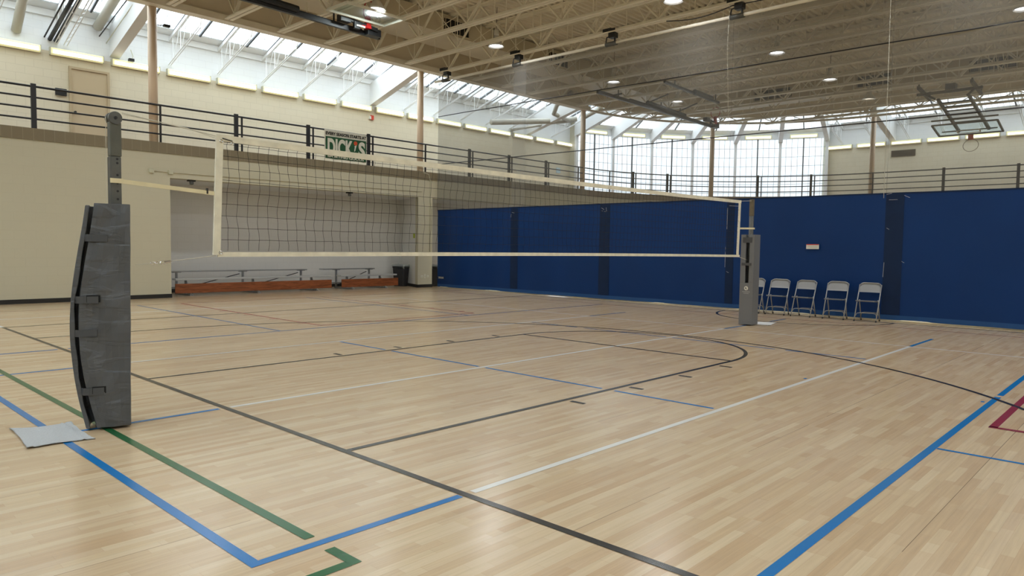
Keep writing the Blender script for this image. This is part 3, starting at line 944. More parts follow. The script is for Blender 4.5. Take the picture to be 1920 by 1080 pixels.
# ------------------------------------------------------------------ railings
def railing(name, pts, posts, lab):
    """pts: polyline at z=0 of the rail; posts: list of (x, y, kind, angle)"""
    r = thing(name, lab, 'railing', (pts[0][0], pts[0][1], Z_BT))
    bpy.context.view_layer.update()
    r.matrix_world
    for z in (4.80, 4.565, 4.33, 4.09):
        mb = MB(); mb.tube([(q[0] - pts[0][0], q[1] - pts[0][1], z - Z_BT) for q in pts], .02 if z < 4.8 else .024, 8)
        local(mb, 'rail', M_rail, r, smooth=True)
    for x, y, kd, a in posts:
        mb = MB()
        d = Vector((math.cos(a), math.sin(a), 0)); c = Vector((x - pts[0][0], y - pts[0][1], 0))
        if kd == 'w':
            mb.bar(c, c + Vector((0, 0, .98)), .10, .06, Vector((-d.y, d.x, 0)))
        else:
            mb.bar(c, c + Vector((0, 0, .94)), .04, .04, Vector((-d.y, d.x, 0)))
        local(mb, 'post', M_rail, r)
    return r
YR = YW + .03
posts = []
for x in (-4.7, -2.6, -.5, 1.65): posts.append((x, YR, 'w', 0))
posts.append((4.34, YR, 't', 0))
for x in (6.29, 8.46, 10.57): posts += [(x, YR, 'w', 0), (x + .16, YR, 't', 0)]
posts.append((12.87, YR, 't', 0))
for x in (14.9, 16.95, 19.1): posts += [(x, YR, 'w', 0), (x + .16, YR, 't', 0)]
posts.append((21.2, YR, 't', 0))
railing('balcony_railing', [(-6.5, YR), (CX, YR)], posts, 'black four-rail balcony railing along the left side of the track')
posts = []
RR = RI + .03
for a, kd in ((80, 't'), (71, 'w'), (70, 't'), (59, 'w'), (58, 't'), (45, 't'), (31, 'w'), (30, 't'), (16, 'w'), (15, 't')):
    x, y = on(RR, a); posts.append((x, y, kd, math.radians(a - 90)))
railing('balcony_railing', [on(RR, 90 - 90 * i / 24) for i in range(25)], posts, 'black curved balcony railing in front of the tall curved windows')
posts = [(XF + .03, CY - .1, 't', PI / 2)]
for y in (1.3, -1.2, -3.7, -6.2): posts += [(XF + .03, y, 'w', PI / 2)]
railing('balcony_railing', [(XF + .03, CY), (XF + .03, -12.6)], posts, 'black balcony railing along the far wall right of the curved windows')

# ------------------------------------------------------------------ door, plaque, alarm, vent on upper walls
d = MB(); d.box(3.28, 4.15, YU - .02, YU + .01, 3.8, 6.0)
dr = struct(d, 'door_1', M_door, 'tan steel door up on the running track')
mb = MB(); mb.box(3.22, 3.28, YU - .05, YU, 3.8, 6.06); mb.box(4.15, 4.21, YU - .05, YU, 3.8, 6.06); mb.box(3.28, 4.15, YU - .05, YU, 6.0, 6.06)
mb.build('door_frame', M_doorf, dr)
mb = MB(); mb.tube([(3.35, YU - .02, 4.86), (3.35, YU - .08, 4.86)], .03, 10); mb.build('door_knob', M_dark, dr)
mb = MB(); mb.box(2.90, 3.16, YU - .05, YU, 5.25, 5.43); tag(mb.build('wall_plaque', M_black, bevel=.004), 'small black plaque on the cream wall left of the track door', 'plaque')
t = thing('fire_alarm', 'small red and white fire alarm strobe on cream wall below light strips', 'alarm', (13.0, YU, 5.98))
local(MB().box(-.06, .06, -.05, 0, 0, .16), 'alarm_body', M_signred, t); local(MB().box(-.13, -.06, -.06, 0, .01, .12), 'strobe', M_bwhite, t)
t = thing('air_vent', 'dark louvred vent on the far wall under the light strips', 'vent', (XFU, 3.62, 5.8))
local(MB().box(-.04, 0, -.5, .5, 0, .28), 'vent_frame', mat('vent_brown', srgb(96, 84, 66), .6), t)
mb = MB()
for i in range(7): mb.box(-.055, -.035, -.47, .47, .025 + i * .036, .04 + i * .036)
local(mb, 'louvre', mat('vent_louvre', srgb(70, 60, 48), .6), t)
mb = MB(); mb.box(23.6, 23.9, YU - .02, YU, 4.95, 5.2); tag(mb.build('wall_notice', mat('pale_blue_paper', srgb(190, 215, 225), .7)), 'small pale blue notice on side wall left of the curved windows', 'notice')

# ------------------------------------------------------------------ pipes and conduits near the left skylight
def pipe(name, pts, r, m, lab, cat='pipe', n=12, group=None):
    mb = MB(); mb.tube(pts, r, n)
    return tag(mb.build(name, m, smooth=True), lab, cat, group)
pipe('round_duct', [(2.06, YU - .02, 6.72), (2.06, 15.3, 7.33), (2.06, 14.9, 7.6)], .11, M_duct_round, 'fat white round pipe rising from the wall at the top left corner', 'duct', 20)
pipe('roof_pipe', [(2.80, YU - .02, 6.66), (2.85, 13.2, 7.62)], .05, M_black, 'thick black pipe by the top left, left of the pair', n=14, group='black pipes')
pipe('roof_pipe', [(2.93, YU - .02, 6.65), (3.0, 13.2, 7.64)], .05, M_black, 'thick black pipe by the top left, right of the pair', n=14, group='black pipes')
pipe('roof_pipe', [(2.68, YU - .02, 6.70), (2.72, 13.4, 7.6)], .02, M_dark, 'thin dark pipe left of the two thick black pipes', n=8)
mb = MB()
for x in (3.12, 3.2):
    mb.tube([(x, YU - .02, 6.58), (x, 13.6, 7.38)], .014, 6)
for i in range(12):
    y = 15.9 - i * .19; z = 6.61 + (YU - y) * .333
    mb.tube([(3.12, y, z), (3.2, y - .1, z + .03)], .009, 5)
tag(mb.build('skylight_hanger', M_white), 'white ladder-like hanger right of the black pipes', 'hanger')
pipe('roof_conduit', [(3.98, YU - .02, 7.0), (4.15, 14.0, 7.75), (4.0, 13.6, 8.1)], .016, M_dark, 'dark thin conduit crossing in front of left sloped girder', n=6)
pipe('roof_conduit', [(4.15, YU - .02, 6.85), (4.2, 14.1, 7.5)], .014, M_fixt, 'pale thin conduit beside the left sloped girder', n=6)
pipe('round_duct', [(3.9, YU - .15, 7.2), (3.95, 14.0, 7.9)], .12, M_duct_round, 'round white pipe behind the left sloped girder', 'duct', 16)
mb = MB(); mb.tube([(x, 14.1, 7.62) for x in (-4, 2, 4.1)], .016, 6); mb.tube([(4.6, 14.1, 7.62), (12.8, 14.1, 7.62)], .012, 6); mb.tube([(13.3, 14.1, 7.62), (22, 14.1, 7.62)], .012, 6)
tag(mb.build('sprinkler_line', M_fixt), 'thin pipe running level under the side skylight', 'pipe')
t = thing('camera_bracket', 'small black camera on a bracket high on the left column', 'camera', (4.34, YW + .15, 6.78))
local(MB().tube([(0.0, 0, 0), (.16, -.02, .01)], .012, 6), 'arm', M_dark, t); local(MB().box(.14, .30, -.07, .03, -.01, .05), 'camera_head', M_black, t, bevel=.01)
t = thing('small_spotlight', 'small spotlight hanging under the foot of the left sloped girder', 'light', (4.75, 15.9, 6.5))
local(MB().tube([(0, 0, .28), (.04, -.05, .1), (0, -.08, .02)], .012, 6), 'arm', M_fixt, t); local(MB().box(-.09, .05, -.14, -.02, -.06, .02), 'lamp_head', M_black, t, bevel=.01)
# round duct cluster seen through the mesh
t = thing('round_duct', 'branching pale round ducts on the side wall behind the mesh', 'duct', (20.4, YU - .02, 6.45))
o_d = Vector((20.4, YU - .02, 6.45))
for pts_, r_ in (([(18.4, 15.2, 6.55), (22.2, 14.6, 7.05), (22.9, 14.3, 7.2)], .12), ([(20.3, 12.5, 7.7), (20.7, 13.6, 7.4), (21.1, 14.1, 7.15), (22.5, 14.4, 7.1)], .095),
                 ([(22.9, 12.6, 8.1), (23.0, 13.1, 7.5), (22.8, 13.9, 7.15)], .095), ([(20.4, YU - .02, 6.55), (22.3, 14.5, 7.05)], .06)):
    local(MB().tube([Vector(q) - o_d for q in pts_], r_, 16), 'duct_pipe', M_duct_round, t, smooth=True)

# ------------------------------------------------------------------ rectangular ducts
def rect_duct(x0, x1, y0, y1, z0, z1, lab, grilles, side):
    t = thing('air_duct', lab, 'duct', ((x0 + x1) / 2, (y0 + y1) / 2, z0))
    o = t.location
    mb = MB(); mb.box(x0, x1, y0, y1, z0, z1)
    d_ = mb.build('duct_body', M_duct, t)
    d_.parent = t; d_.matrix_parent_inverse = Matrix.Translation(-Vector(o))
    for g0, g1 in grilles:
        mb = MB(); ml = MB()
        if side == 'y':
            mb.box(g0, g1, y0 - .02, y0, z0 + .06, z1 - .12)
            for i in range(6):
                xx = g0 + .03 + (g1 - g0 - .06) * i / 5
                ml.box(xx - .008, xx + .008, y0 - .04, y0 - .02, z0 + .06, z1 - .12)
            ml.box(g0 - .03, g1 + .03, y0 - .045, y0, z0 + .03, z0 + .06); ml.box(g0 - .03, g1 + .03, y0 - .045, y0, z1 - .12, z1 - .09)
        else:
            mb.box(x0 - .02, x0, g0, g1, z0 + .06, z1 - .12)
            for i in range(6):
                yy = g0 + .03 + (g1 - g0 - .06) * i / 5
                ml.box(x0 - .04, x0 - .02, yy - .008, yy + .008, z0 + .06, z1 - .12)
        g_ = mb.build('grille', mat('grille_dark', srgb(30, 28, 25), .8), t)
        g_.parent = t; g_.matrix_parent_inverse = Matrix.Translation(-Vector(o))
        l_ = ml.build('grille_bar', M_duct, g_)
        l_.parent = g_; l_.matrix_parent_inverse = Matrix.Identity(4)
    return t
rect_duct(-4.0, 25.6, 10.15, 11.45, 7.62, 8.18, 'long beige rectangular duct threaded between the joists near the left wall', [(11.35, 12.35), (16.1, 17.1), (5.2, 6.2)], 'y')
rect_duct(26.45, 27.6, -12.0, 10.3, 7.62, 8.18, 'beige rectangular duct crossing the far half behind the mesh', [(6.0, 7.6), (2.3, 3.5), (-1.6, -.2)], 'x')

# ------------------------------------------------------------------ high bay lamps
def high_bay():
    t = thing('high_bay_lamp', '', 'lamp')
    mb = MB(); mb.lathe((0, 0, 0), [(.045, .34), (.07, .30), (.09, .22), (.20, .06), (.225, 0), (.215, 0), (.19, .055)], 28, caps=False)
    local(mb, 'lamp_shade', M_refl, t, smooth=True)
    mb = MB(); mb.lathe((0, 0, .05), [(.001, 0), (.192, 0)], 28, caps=False); local(mb, 'lens', M_lamp, t)
    mb = MB(); mb.lathe((0, 0, .3), [(.06, 0), (.075, .03), (.075, .16), (.03, .2)], 16); local(mb, 'ballast', M_refl, t)
    mb = MB(); mb.tube([(0, 0, .5), (.02, 0, 1.1)], .008, 6); local(mb, 'hanger', M_dark, t)
    return t
HB = None
lamps = []
for (x, names) in ((3.6, 0), (7.82, 1), (11.95, 2), (17.7, 3), (21.95, 4), (26.0, 5)):
    for j, y in enumerate((8.6, 2.9, -2.95, -8.8)):
        lamps.append((x, y, names, j)) if not (names == 5 and j == 0) else None
rn = ['nearest', 'middle', 'furthest']
cn = ['closest to the left wall', 'second out from the left wall', 'third out from the left wall', 'furthest from the left wall']
for x, y, i, j in lamps:
    if HB is None: HB = high_bay(); o = HB
    else: o = copy_tree(HB)
    o.location = (x, y, 7.08)
    o['label'] = ('round high bay lamp %s, %s row, %s' % ('before the curtain' if i < 3 else 'behind the mesh', rn[i % 3], cn[j]))
    o['group'] = 'high bay lamps'
for x, y, i, j in lamps:
    ld = bpy.data.lights.new('high_bay_light', 'AREA')
    ld.shape = 'DISK'; ld.size = .40; ld.energy = LAMP_W * (1.0 if i < 3 else 0.12); ld.color = (0.93, 0.965, 1.0)
    pass
    lo = bpy.data.objects.new('high_bay_light', ld); COL.objects.link(lo)
    lo.location = (x, y, 7.07)

# ------------------------------------------------------------------ divider curtain
cu = thing('divider_curtain', 'tall divider curtain, royal blue vinyl below and grey see-through mesh above', 'curtain', (XCUR, 0, 0))
def wav(y, z): return .018 * math.sin(y * 2.1) + .012 * math.sin(y * 5.3 + z * .6) + .02 * math.sin(y * .55 + 1.3)
def sheet(y0, y1, z0, z1, dx=0, ny=None, nz=8, amp=1.0, thick=.004):
    mb = MB(); ny = ny or max(4, int(abs(y1 - y0) / .12))
    for layer in (0, 1) if thick else (0,):
        i0 = len(mb.v)
        for i in range(ny + 1):
            for j in range(nz + 1):
                y = y0 + (y1 - y0) * i / ny; z = z0 + (z1 - z0) * j / nz
                mb.v.append((dx + layer * thick + amp * wav(y, z), y, z))
        for i in range(ny):
            for j in range(nz):
                a = i0 + i * (nz + 1) + j
                q = (a, a + 1, a + nz + 2, a + nz + 1)
                mb.f.append(q if layer else q[::-1])
    return mb
local(sheet(-12.4, 12.44, .13, 2.60), 'vinyl_panel', M_blue, cu, smooth=True)
local(sheet(-12.4, 12.44, .035, .13, dx=-.004), 'bottom_hem', M_blue2, cu, smooth=True)
local(sheet(-12.4, 12.47, 2.60, 6.82, thick=0, nz=10), 'mesh_panel', M_mesh, cu, smooth=True)
local(sheet(-12.4, 12.44, 2.585, 2.615, dx=-.006, nz=1), 'join_seam', M_seam, cu)
for y0, y1 in ((8.72, 9.02), (5.33, 5.68), (1.80, 1.99), (-1.80, -1.46), (-5.6, -5.2)):
    local(sheet(y0, y1, .14, 2.58, dx=-.008, ny=4), 'overlap_seam', M_seam, cu)
for y0, y1 in ((8.45, 9.0), (-1.47, -1.45), (1.97, 1.985)):
    local(sheet(y0, y1, 2.61, 6.8, dx=-.01, ny=3, thick=0), 'mesh_seam', M_mesh2, cu)
local(MB().tube([(0, 12.6, 6.87), (0, -12.4, 6.80)], .04, 12), 'top_pipe', M_beige, cu, smooth=True)
local(MB().tube([(0.03, 12.3, .026), (0.03, -12.3, .026)], .019, 8), 'floor_gap_standin', mat('cream_gap_standin', srgb(236, 228, 200), .6), cu, smooth=True)  # cream tube added in place of the bright floor showing under the hem
for za, zb in ((5.71, 5.56), (4.13, 4.02)):
    local(MB().tube([(-.02 + wav(12.44 - 1.38 * i, za), 12.44 - 1.38 * i, za + (zb - za) * i / 18) for i in range(19)], .013, 6), 'stiffener_pipe', M_dark, cu)
mb = MB()
# short torn white threads where the seams fray
for (y, z, dy, dz) in ((-1.52, 2.47, -.16, .0), (-1.47, 2.58, -.1, .02), (-1.50, 1.9, -.05, -.03), (-1.48, 1.2, .01, -.3), (5.6, 2.42, -.14, -.03), (5.62, 2.5, -.1, -.05), (5.45, 2.5, -.02, -.1),
                      (8.95, 2.45, -.1, -.02), (9.0, 2.3, -.02, .1), (1.93, 2.45, -.25, -.02), (1.97, 2.4, .0, -.5), (1.99, 1.5, .0, -.5), (1.95, .9, -.06, -.03), (-1.9, 2.5, .1, .05), (-1.85, 1.2, .05, .03)):
    mb.tube([(-.03 + wav(y, z), y, z), (-.035 + wav(y, z), y + dy, z + dz)], .0024, 4)
local(mb, 'frayed_thread', M_paper, cu)
# hangers clamping the pipe to the joist
def clamp():
    t = thing('curtain_hanger', '', 'hanger')
    mb = MB()
    mb.tube([(-.02, .08, .0), (-.02, .12, .06), (-.02, .10, .16), (-.02, .0, .18), (-.02, -.06, .22)], .014, 6)
    mb.tube([(-.02, -.10, .0), (-.02, -.10, .2)], .02, 6)
    local(mb, 'arm', M_black, t)
    local(MB().box(-.08, .06, -.13, .03, .12, .34), 'gear_box', M_black, t, bevel=.015)
    mb = MB(); mb.box(-.07, .04, -.02, .18, .27, .36); local(mb, 'beam_clamp', M_black, t, bevel=.01)
    mb = MB(); mb.tube([(0, .13, 0), (0, -.13, 0)], .052, 14); local(mb, 'pipe_sleeve', M_galv, t, smooth=True)
    return t
CLP = clamp()
cl_names = ['black curtain hanger clamp nearest the tan column', 'second black curtain hanger clamp from the left', 'third black curtain hanger clamp from the left', 'rightmost visible black curtain hanger clamp', 'black curtain hanger clamp outside the frame on the right', 'black curtain hanger clamp over the far right of the gym']
for i, y in enumerate((12.05, 8.85, 5.45, 1.9, -1.9, -5.5)):
    o = CLP if i == 0 else copy_tree(CLP)
    o.location = (XCUR, y, 6.86 - .0028 * (12.6 - y)); o.scale = (1.3, 1.3, 1.12); o['label'] = cl_names[i]; o['group'] = 'curtain pipe hangers'
pts = []
for i in range(13):
    u = i / 12; pts.append((XCUR - .05, 3.75 - 1.75 * u, 7.08 - .10 * math.sin(PI * u)))
for i in range(1, 13):
    u = i / 12; pts.append((XCUR - .05, 2.0 - 3.9 * u, 7.08 - .05 * math.sin(PI * u)))
pipe('hanging_cable', pts, .012, M_black, 'black cable sagging between the curtain hanger clamps', 'cable', 6)
# little signs on the curtain
t = thing('curtain_sign', 'small white warning sign with a red top bar on the blue curtain', 'sign', (XCUR - .045, -.04, 1.455))
local(MB().box(-.006, 0, -.135, .135, 0, .105), 'sign_panel', M_bwhite, t); local(MB().box(-.009, -.006, -.133, .133, .086, .104), 'sign_header', M_signred, t)
mb = MB()
for i, l in enumerate((.2, .22, .17)): mb.box(-.0085, -.006, -.11, -.11 + l, .062 - i * .02, .066 - i * .02)
local(mb, 'text_line', mat('sign_grey', srgb(150, 150, 150), .7), t)
t = thing('maker_label', 'small white maker label low on the left end of the blue curtain', 'label', (XCUR - .045, 12.17, .31))
local(MB().box(-.005, 0, -.15, .15, 0, .07), 'label_plate', M_seam, t)
mb = MB(); mb.box(-.008, -.005, -.14, .14, .006, .012); mb.box(-.008, -.005, -.14, .14, .058, .064)
for i in range(6): mb.box(-.008, -.005, -.12 + i * .042, -.095 + i * .042, .022, .048)
local(mb, 'label_print', M_bwhite, t)

# ------------------------------------------------------------------ net posts
def pad_section(u0, u1, v0, v1): return None
np_ = thing('net_post', 'near net post, grey steel tube in a dark grey wrap-around pad', 'net post', (-.84, 0, 0))
mb = MB(); mb.box(-.038, .038, -.038, .038, .0, 2.05); local(mb, 'outer_tube', M_galv, np_, bevel=.008)
mb = MB(); mb.box(-.036, .044, -.034, .034, 2.05, 2.31); local(mb, 'inner_tube', mat('olive_steel', srgb(92, 92, 82), .55, noise=.3, nscale=15), np_, bevel=.008)
mb = MB()
for z in (1.73, 1.79, 1.85, 1.91, 2.0, 2.03 - .0): mb.tube([(.008, -.0385, z - .0), (.008, -.0395, z)], .009, 10)
for z in (1.70, 1.76, 1.82, 1.88, 1.95, 2.01): pass
local(mb, 'adjustment_hole', M_black, np_)
mb = MB(); mb.tube([(.0, -.045, 2.335), (.0, -.012, 2.335)], .047, 24); mb.tube([(.0, .012, 2.335), (.0, .045, 2.335)], .047, 24); mb.tube([(0, -.012, 2.335), (0, .012, 2.335)], .034, 20)
pl = local(mb, 'pulley', M_galv, np_, smooth=False)
local(MB().tube([(0, -.052, 2.335), (0, .052, 2.335)], .012, 10), 'axle', M_dark, np_)
# near pad in a frame turned to face the camera: u right, v back
ang = math.radians(-17)
U = Vector((math.cos(ang), math.sin(ang), 0)); V = Vector((-math.sin(ang), math.cos(ang), 0))
def bulge(z): # how far the loose left edge bows out
    t = max(0, min(1, z / 1.69))
    return .115 * math.sin(PI * min(1, t ** .85)) ** 1.2
def pad_panel(path, th=.032, z0=.02, z1=1.69, nz=26):
    """path(z)-> list of (u,v) along the outside; thickened inwards"""
    mb = MB(); rows_ = []
    for j in range(nz + 1):
        z = z0 + (z1 - z0) * j / nz
        pts = path(z); out = []; inn = []
        for k, (u, v) in enumerate(pts):
            a = pts[max(k - 1, 0)]; b = pts[min(k + 1, len(pts) - 1)]
            d = Vector((b[0] - a[0], b[1] - a[1])).normalized()
            nn = Vector((-d.y, d.x))
            ww = (.004 * math.sin(z * 9 + u * 14) + .0035 * math.sin(z * 23 - u * 34 + v * 11)) * (1 if k < 8 else .2)
            out.append((u - nn.x * ww, v - nn.y * ww)); inn.append((u + nn.x * th, v + nn.y * th))
        loop = out + inn[::-1]
        i0 = len(mb.v)
        for (u, v) in loop:
            q = U * u + V * v; mb.v.append((q.x, q.y, z))
        rows_.append((i0, len(loop)))
    for (a, n), (b, _) in zip(rows_[:-1], rows_[1:]):
        for k in range(n): mb.f.append((a + k, a + (k + 1) % n, b + (k + 1) % n, b + k))
    mb.f.append(tuple(rows_[0][0] + k for k in reversed(range(rows_[0][1]))))
    mb.f.append(tuple(rows_[-1][0] + k for k in range(rows_[-1][1])))
    return mb
def front(z):
    ul = -.137 - bulge(z) * .97
    if z < .5: ul += .0 * (1 - z / .5)
    ur = .076 + .018 * z / 1.69
    pts = [(ul + (ur - ul) * k / 8, -.13 + .008 * math.sin(k * 1.1 + z * 6)) for k in range(9)]
    pts += [(ur + .004, -.10), (ur + .004, 0.0), (ur, .10)]
    return pts
local(pad_panel(front), 'front_pad', M_pad, np_, smooth=False, bevel=.006)
def backp(z):
    ul = -.163 - bulge(z)
    if z < .5: ul -= .02 * (1 - z / .5)
    return [(.085, .135), (-.02, .14), (ul + .06, .13), (ul + .01, .09), (ul, .02), (ul + .004, -.112)][::-1]
local(pad_panel(backp, z1=1.675), 'back_pad', M_pad, np_, smooth=False, bevel=.006)
for zc, dropped in ((1.435, 0), (.98, 1), (.735, 0), (.30, 1)):
    b0 = -.163 - bulge(zc) - (.02 * (1 - zc / .5) if zc < .5 else 0)
    mb = MB()
    P = lambda u, v, z: tuple(U * u + V * v + Vector((0, 0, z)))
    ln = .145
    ul = b0
    outer = [(ul - .012, .04), (ul - .012, -.09), (ul + .012, -.125), (ul + .05, -.142), (ul + ln, -.146)]
    for (a, b) in zip(outer[:-1], outer[1:]):
        mb.hexa([P(a[0], a[1], zc - .026), P(b[0], b[1], zc - .026), P(b[0] + .004, b[1] + .008, zc - .026), P(a[0] + .004, a[1] + .008, zc - .026),
                 P(a[0], a[1], zc + .026), P(b[0], b[1], zc + .026), P(b[0] + .004, b[1] + .008, zc + .026), P(a[0] + .004, a[1] + .008, zc + .026)])
    st = local(mb, 'strap', M_strap, np_)
    if dropped:
        mb = MB(); mb.hexa([P(ul + .07, -.143, zc - .018), P(ul + ln + .014, -.143, zc - .018), P(ul + ln + .014, -.135, zc - .018), P(ul + .07, -.135, zc - .018),
                            P(ul + .07, -.143, zc + .034), P(ul + ln + .014, -.143, zc + .034), P(ul + ln + .014, -.135, zc + .034), P(ul + .07, -.135, zc + .034)])
        v_ = local(mb, 'velcro_patch', M_velcro, st)

fp = thing('net_post', 'far net post by the blue curtain in a boxy grey pad with an open slot', 'net post', (10.1, 0, 0))
local(MB().tube([(0, 0, 0), (.0, 0, 2.05)], .042, 16), 'outer_tube', M_galv, fp, smooth=True)
local(MB().box(-.032, .036, -.036, .036, 2.05, 2.36), 'inner_tube', mat('worn_steel', srgb(108, 98, 78), .55, noise=.4, nscale=14), fp, bevel=.006)
h = .13; th = .03
mb = MB()
Z1 = 1.70
mb.box(-h, -h + th, -h, -.04, .80, Z1)                  # slot side, two leaves above and one piece below
mb.box(-h, -h + th, .03, h, .80, Z1)
mb.box(-h, -h + th, -h, h, .02, .80)
local(mb, 'slotted_pad', M_pad_far, fp, bevel=.006)
local(MB().box(-h + th, h, -h, -h + th, .02, Z1), 'side_pad', M_pad_far, fp, bevel=.006)
local(MB().box(-h + th, h, h - th, h, .02, Z1), 'side_pad', M_pad_far, fp, bevel=.006)
local(MB().box(h - th, h, -h + th, h - th, .02, Z1), 'back_pad', M_pad_far, fp, bevel=.006)
for zc in (1.60, 1.15):
    local(MB().box(-h - .012, -h, -.085, .085 if zc > 1.5 else .10, zc - .05 if zc > 1.5 else zc - .025, zc + .05 if zc > 1.5 else zc + .025), 'strap', M_strap, fp)
mb = MB(); mb.tube([(-h - .004, .0, .70), (-h, .0, .70)], .038, 20); lg = local(mb, 'round_logo', M_bwhite, fp)
mb = MB(); mb.tube([(-h - .006, .006, .703), (-h - .004, .006, .703)], .016, 12); mb.box(-h - .006, -h - .004, -.012, -.004, .672, .70)
local(mb, 'logo_mark', M_pad_far, lg)
mb = MB()
for i in range(9): mb.box(-h - .003, -h, -.075 + i * .017, -.064 + i * .017, .628, .640)
for i in range(6): mb.box(-h - .003, -h, -.05 + i * .017, -.039 + i * .017, .600, .609)
local(mb, 'logo_lettering', mat('faded_print', srgb(176, 176, 172), .7), fp)

# ------------------------------------------------------------------ the net
NX0, NX1, NZ0, NZ1 = -.055, 9.64, 1.31, 2.29
net = thing('volleyball_net', 'volleyball net with cream tapes and black mesh strung across the court', 'net', (0, 0, NZ0))
def tape(x0, x1, z0, z1, th=.006, wob=.004, zfun=None):
    mb = MB(); n = 60
    for i in range(n):
        xa = x0 + (x1 - x0) * i / n; xb = x0 + (x1 - x0) * (i + 1) / n
        fa = zfun(xa) if zfun else 0; fb = zfun(xb) if zfun else 0
        ya = wob * math.sin(xa * 7); yb = wob * math.sin(xb * 7)
        mb.hexa([(xa, ya - th, z0 + fa - NZ0), (xb, yb - th, z0 + fb - NZ0), (xb, yb + th, z0 + fb - NZ0), (xa, ya + th, z0 + fa - NZ0),
                 (xa, ya - th, z1 + fa - NZ0), (xb, yb - th, z1 + fb - NZ0), (xb, yb + th, z1 + fb - NZ0), (xa, ya + th, z1 + fa - NZ0)])
    return mb
sag = lambda x: .02 - .05 * (1 - ((x - 4.8) / 4.85) ** 2) * .45
bsag = lambda x: -.012 + .014 * (1 - ((x - 4.8) / 4.85) ** 2) - .012 * (x / 9.6)
local(tape(NX0, NX1, NZ1 - .049, NZ1 + .005, zfun=sag), 'top_tape', M_tape, net)
local(tape(NX0, NX1, NZ0 - .004, NZ0 + .036, zfun=bsag), 'bottom_tape', M_tape, net)
for x, w_, lean in ((-.03, .058, -.035), (9.60, .05, -.03)):
    mb = MB()
    mb.hexa([(x + lean - w_ / 2, -.012, 0), (x + lean + w_ / 2, -.012, 0), (x + lean + w_ / 2, .012, 0), (x + lean - w_ / 2, .012, 0),
             (x - w_ / 2, -.012, NZ1 - NZ0 - .02), (x + w_ / 2, -.012, NZ1 - NZ0 - .02), (x + w_ / 2, .012, NZ1 - NZ0 - .02), (x - w_ / 2, .012, NZ1 - NZ0 - .02)])
    local(mb, 'side_tape', M_tape, net)
mb = MB()
nv = int((9.56 - .04) / .0935)
rz = [NZ0 + .03 + .098 * k for k in range(1, 10)]
for i in range(nv + 1):
    x = .045 + .0935 * i
    ph = random.uniform(-.5, .5)
    pts = []
    zz = NZ0 + .035
    while zz < NZ1 - .04:
        k = (zz - NZ0) / .098
        off = .010 * math.sin(k * 1.15 + ph * .4 + i * .15) + .004 * math.sin(k * 3.1 + i)
        pts.append((x + off - .02 * (1 - (zz - NZ0)), random.uniform(-.002, .002), zz - NZ0))
        zz += .049
    pts.append((x, 0, NZ1 - .03 + sag(x) - NZ0))
    mb.tube(pts, .0017, 4)
for k, z in enumerate(rz):
    pts = []
    for i in range(2 * nv + 3):
        x = -.02 + (9.61) * i / (2 * nv + 2)
        pts.append((x, 0, z - NZ0 + sag(x) * k / 9 + .004 * math.sin(i * PI) + .0015 * math.sin(i * .9)))
    mb.tube(pts, .0017, 4)
local(mb, 'netting', M_cord, net)
# corner hardware
mb = MB()
for x, z in ((-.02, NZ1 - .03), (.075, NZ1 - .04), (-.035, NZ0 + .02), (9.615, NZ1 - .03)):
    mb.tube([(x + .012 * math.cos(t * PI / 5), -.014, z - NZ0 + .012 * math.sin(t * PI / 5)) for t in range(10)], .003, 6, closed=True)
local(mb, 'grommet', M_chrome, net)
mb = MB(); mb.tube([(-.01, -.014, NZ1 - NZ0 - .005), (.03, -.014, NZ1 - NZ0 - .012), (.075, -.014, NZ1 - NZ0 - .02)], .004, 6); local(mb, 'lace_cord', M_cord, net)
# strings that tie the net to the posts (parts of the net)
local(MB().tube([(-.78, 0, 2.385 - NZ0), (-.06, 0, 2.30 - NZ0)], .004, 6), 'top_cable', M_cable, net)
local(MB().tube([(-.78, .0, 2.375 - NZ0), (-.3, 0, 2.335 - NZ0), (-.06, 0, 2.28 - NZ0)], .0025, 6), 'top_cable', M_cable, net)
local(MB().tube([(9.63, 0, 2.30 - NZ0), (10.07, 0, 2.33 - NZ0)], .004, 6), 'top_cable', M_cable, net)
local(MB().tube([(-.85 - .058, -.045, 2.33 - NZ0), (-.85 - .062, -.045, 1.70 - NZ0)], .0025, 5), 'winch_cable', M_cable, net)
mb = MB(); mb.bar((-.80, -.045, 1.865 - NZ0), (-.085, -.012, 1.822 - NZ0), .008, .032); mb.box(-.885, -.795, -.05, -.042, 1.85 - NZ0, 1.885 - NZ0)
local(mb, 'side_strap', M_strapcream, net)
mb = MB(); mb.box(-.15, -.138, -.024, -.004, .505, .55); local(mb, 'strap_buckle', M_black, net)
mb = MB(); mb.bar((9.62, -.01, 1.805 - NZ0), (10.05, -.045, 1.815 - NZ0), .008, .032); mb.bar((10.04, -.045, 1.815 - NZ0), (10.15, -.045, 1.817 - NZ0), .008, .032)
local(mb, 'side_strap', M_strapcream, net)
local(MB().tube([(-.71, -.03, 1.235 - NZ0), (-.62, -.02, 1.24 - NZ0), (-.58, -.02, 1.245 - NZ0)], .003, 5), 'bottom_cord', M_cable, net)
local(MB().tube([(-.43, -.02, 1.262 - NZ0), (-.07, 0, 1.305 - NZ0)], .003, 5), 'bottom_cord', M_cable, net)
mb = MB(); mb.tube([(-.58 + .02 * math.cos(t * PI / 6), -.02, -.064 + .009 * math.sin(t * PI / 6)) for t in range(12)], .003, 6, closed=True)
mb.tube([(-.545 + .02 * math.cos(t * PI / 6), -.02, -.061 + .008 * math.sin(t * PI / 6)) for t in range(12)], .0035, 6, closed=True)
mb.tube([(-.53, -.02, -.066), (-.52, -.02, -.072), (-.46, -.02, -.062), (-.435, -.02, -.05), (-.46, -.02, -.046), (-.52, -.02, -.052)], .003, 5, closed=True)
